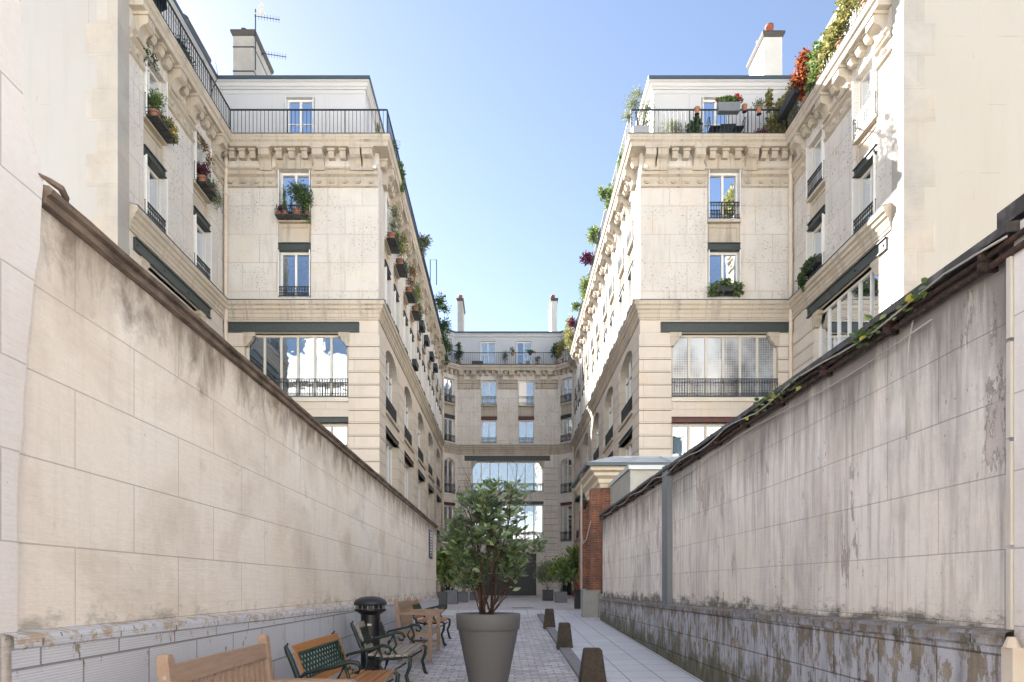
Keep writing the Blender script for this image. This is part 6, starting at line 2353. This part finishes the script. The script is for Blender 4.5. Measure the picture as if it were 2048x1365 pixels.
rt = root('folded_parasol', c, 'dark blue cloth parasol drooping over the upper left balcony rail', 'parasol')
mb = MB()
mb.tube([c, (c[0], c[1], c[2] + 2.1)], 0.025, 6)
mb.build('pole', 'iron', rt)
mb = MB()
mb.lathe((c[0] + 0.05, c[1], c[2] + 0.2), [(0.55, 0.35), (0.5, 0.6), (0.3, 0.85), (0.05, 0.95)], 8)
mb.build('canopy', 'blue_cloth', rt)
trough(Ff, P(524, 0, 26.8).x + 11.55, Z_SLAB1 + 0.01, 'small dark crate on the front balcony floor of the left wing', 0.3, d=0.2, hh=0.17, group='small things on the balconies')
potted('wispy grey plant in the balcony corner of the left wing', bal(757, 26.9), [(0, 0, 0.35, 0.15, 0.15, 0.35)], 130, 0.07, 'leaf_grey', 0.18, 0.08, 'zinc_box', group=GB)
potted('sparse trailing stems over the balcony corner of the left wing', Fi(0.2, 0.5, Z_SLAB1), [(0.1, 0.2, 0.15, 0.2, 0.3, 0.18)], 80, 0.08, 'leaf_dark', 0, 0, group=GB)

# plants along the courtyard balconies
for F_, u, lab, mt, n, bl in (
        (Fi, 2.6, 'small weeping evergreen hanging over the left courtyard balcony', 'leaf_mid', 420, [(0.15, 0, 0.2, 0.2, 0.3, 0.4), (0.2, 0.1, -0.3, 0.15, 0.2, 0.3)]),
        (Fi, 9.5, 'blue grey bush leaning out over the left courtyard balcony', 'leaf_grey', 700, [(0.35, 0, 0.7, 0.4, 0.4, 0.4), (0.2, 0.2, 0.3, 0.3, 0.4, 0.3)]),
        (Fi, 17.5, 'tall loose shrub on the left courtyard balcony', 'leaf_mid', 600, [(0.5, 0, 0.8, 0.45, 0.6, 0.55), (0.8, 0.5, 0.5, 0.4, 0.4, 0.3)]),
        (Fi, 21.0, 'dense dark shrub near the far end of the left courtyard balcony', 'leaf_dark', 800, [(0.5, 0, 0.5, 0.5, 0.9, 0.6), (0.3, 0.3, -0.2, 0.3, 0.8, 0.4)]),
        (Fi, 24.2, 'ivy mass at the far end of the left courtyard balcony', 'leaf_dark', 700, [(0.4, 0, 0.2, 0.4, 0.9, 0.6), (0.3, 0.3, -0.7, 0.2, 0.5, 0.4)]),
        (Fi2, 24.4, 'young green sprigs at the street end of the right courtyard balcony', 'leaf_mid', 260, [(-0.1, 0, 0.4, 0.15, 0.5, 0.4)]),
        (Fi2, 21.4, 'pale green climber on the right courtyard balcony', 'leaf_bright', 520, [(-0.15, 0, 0.5, 0.22, 1.0, 0.4), (-0.45, 0.2, 0.8, 0.25, 0.3, 0.3)]),
        (Fi2, 17.2, 'trough of grasses hung outside the right courtyard balcony', 'leaf_bright', 520, [(-0.4, 0, 0.9, 0.35, 0.7, 0.3)]),
        (Fi2, 14.6, 'mauve flowering plant over the right courtyard balcony rail', 'leaf_purple', 420, [(-0.45, 0, 0.9, 0.4, 0.6, 0.25)]),
        (Fi2, 12.2, 'yellow green creeper hanging down the right courtyard balcony', 'leaf_bright', 700, [(-0.3, 0, 0.3, 0.3, 1.4, 0.5)]),
        (Fi2, 8.4, 'small bush in a clay pot hung on the right courtyard balcony', 'leaf_mid', 300, [(-0.4, 0, 0.7, 0.35, 0.4, 0.3)]),
        (Fi2, 5.2, 'pink and green flowers on the right courtyard balcony near its far end', 'leaf_purple', 420, [(-0.35, 0, 0.8, 0.3, 0.8, 0.3)]),
        (Fi2, 2.6, 'tall golden climber at the far end of the right courtyard balcony', 'leaf_yellow', 900, [(-0.4, 0, 0.9, 0.35, 0.8, 1.0), (-0.5, -0.5, 1.8, 0.2, 0.3, 0.6)]),
):
    potted(lab, F_(u, 0.30, Z_SLAB1), bl, n, 0.13, mt, 0.16, 0.22, group=GB, aspect=0.5)

# far balcony
def far(px, Y=54.6):
    return ((px - CX) * Y / FPX, Y, Z_SLAB1)


potted('dark shrub at the left end of the far balcony', far(917, 54.3), [(0, 0, 0.6, 0.4, 0.3, 0.55), (0, 0, 1.3, 0.25, 0.2, 0.3)], 500, 0.15, 'leaf_dark', 0.2, 0.3, group=GB)
potted('golden shrub at the right end of the far balcony', far(1128, 53.9), [(0, 0, 1.0, 0.6, 0.4, 0.6), (0.4, 0, 1.9, 0.4, 0.3, 0.5), (-0.4, 0, .8, .4, .3, .5)], 1100, 0.16, 'leaf_yellow', 0.25, 0.4, group=GB, aspect=0.6)
potted('dark green shrub beside the golden one on the far balcony', far(1113, 54.2), [(0, 0, 0.9, 0.4, 0.3, 0.6)], 500, 0.16, 'leaf_dark', 0.2, 0.3, group=GB)
potted('feathery grass behind the middle of the far balcony rail', far(1010), [(0, 0, 0.6, 0.25, 0.2, 0.5)], 260, 0.16, 'leaf_grey', 0.18, 0.2, 'dark_box', group=GB, aspect=0.2, up=1)
potted('small potted seedling right of the second far balcony door', far(1075), [(0, 0, 0.35, 0.25, 0.2, 0.3)], 90, 0.13, 'leaf_mid', 0.18, 0.3, group=GB)
potted('little plant on the rail in front of the second far balcony door', (far(1060)[0], 54.15, Z_RAIL - 0.25), [(0, 0, 0.1, 0.5, 0.15, 0.12)], 180, 0.11, 'leaf_mid', 0.14, 0.2, 'dark_box', group=GB)
potted('pinkish window trough plant between the two far balcony doors', (far(1025)[0], 54.15, Z_RAIL - 0.25), [(0, 0, 0.25, 0.4, 0.15, 0.25)], 90, 0.1, 'leaf_purple', 0.16, 0.2, 'terracotta', group=GB)
o = trough(Fc, far(955)[0] + 3.74, Z_SLAB1, 'dark green storage box on the far balcony', 0.95, mat='green_beam', d=0.1, hh=0.42, group='small things on the balconies')
# white lattice screen at the right end of the far balcony
mb = MB(Frame(P5, P6))
for k in range(9):
    mb.box(0.1 + k * 0.18, 0.13 + k * 0.18, 0.36, 0.385, Z_SLAB1 + 0.05, Z_SLAB1 + 1.5)
for k in range(9):
    mb.box(0.1, 1.57, 0.385, 0.41, Z_SLAB1 + 0.06 + k * 0.17, Z_SLAB1 + 0.09 + k * 0.17)
o = mb.build('lattice_screen', 'white')
tag(o, 'white square lattice screen at the right end of the far balcony', 'screen')
# metal frame on the left courtyard balcony
mb = MB(Fi)
mb.tube([(14.6, 0.45, Z_SLAB1), (14.6, 0.45, Z_RAIL + 1.4), (14.6, 0.85, Z_RAIL + 1.4), (14.6, 0.85, Z_RAIL - 0.2)], 0.03, 6)
o = mb.build('pipe_frame', 'rail')
tag(o, 'dark bent pipe frame rising above the left courtyard balcony rail', 'frame')
# tiny wall lights on the frontal facades
for x_, lab in ((P(750, 0, 26.95).x, 'small white security light on the left wing frieze corner'), (P(1290, 0, 26.95).x, 'small white security light on the right wing frieze corner')):
    mb = MB()
    mb.box(x_ - 0.03, x_ + 0.03, 26.80, 26.93, 18.92, 18.98)
    mb.lathe((x_, 26.78, 18.86), [(0.06, 0), (0.09, 0.05), (0.05, 0.12)], 10)
    o = mb.build('security_light', 'white')
    tag(o, lab, 'light')
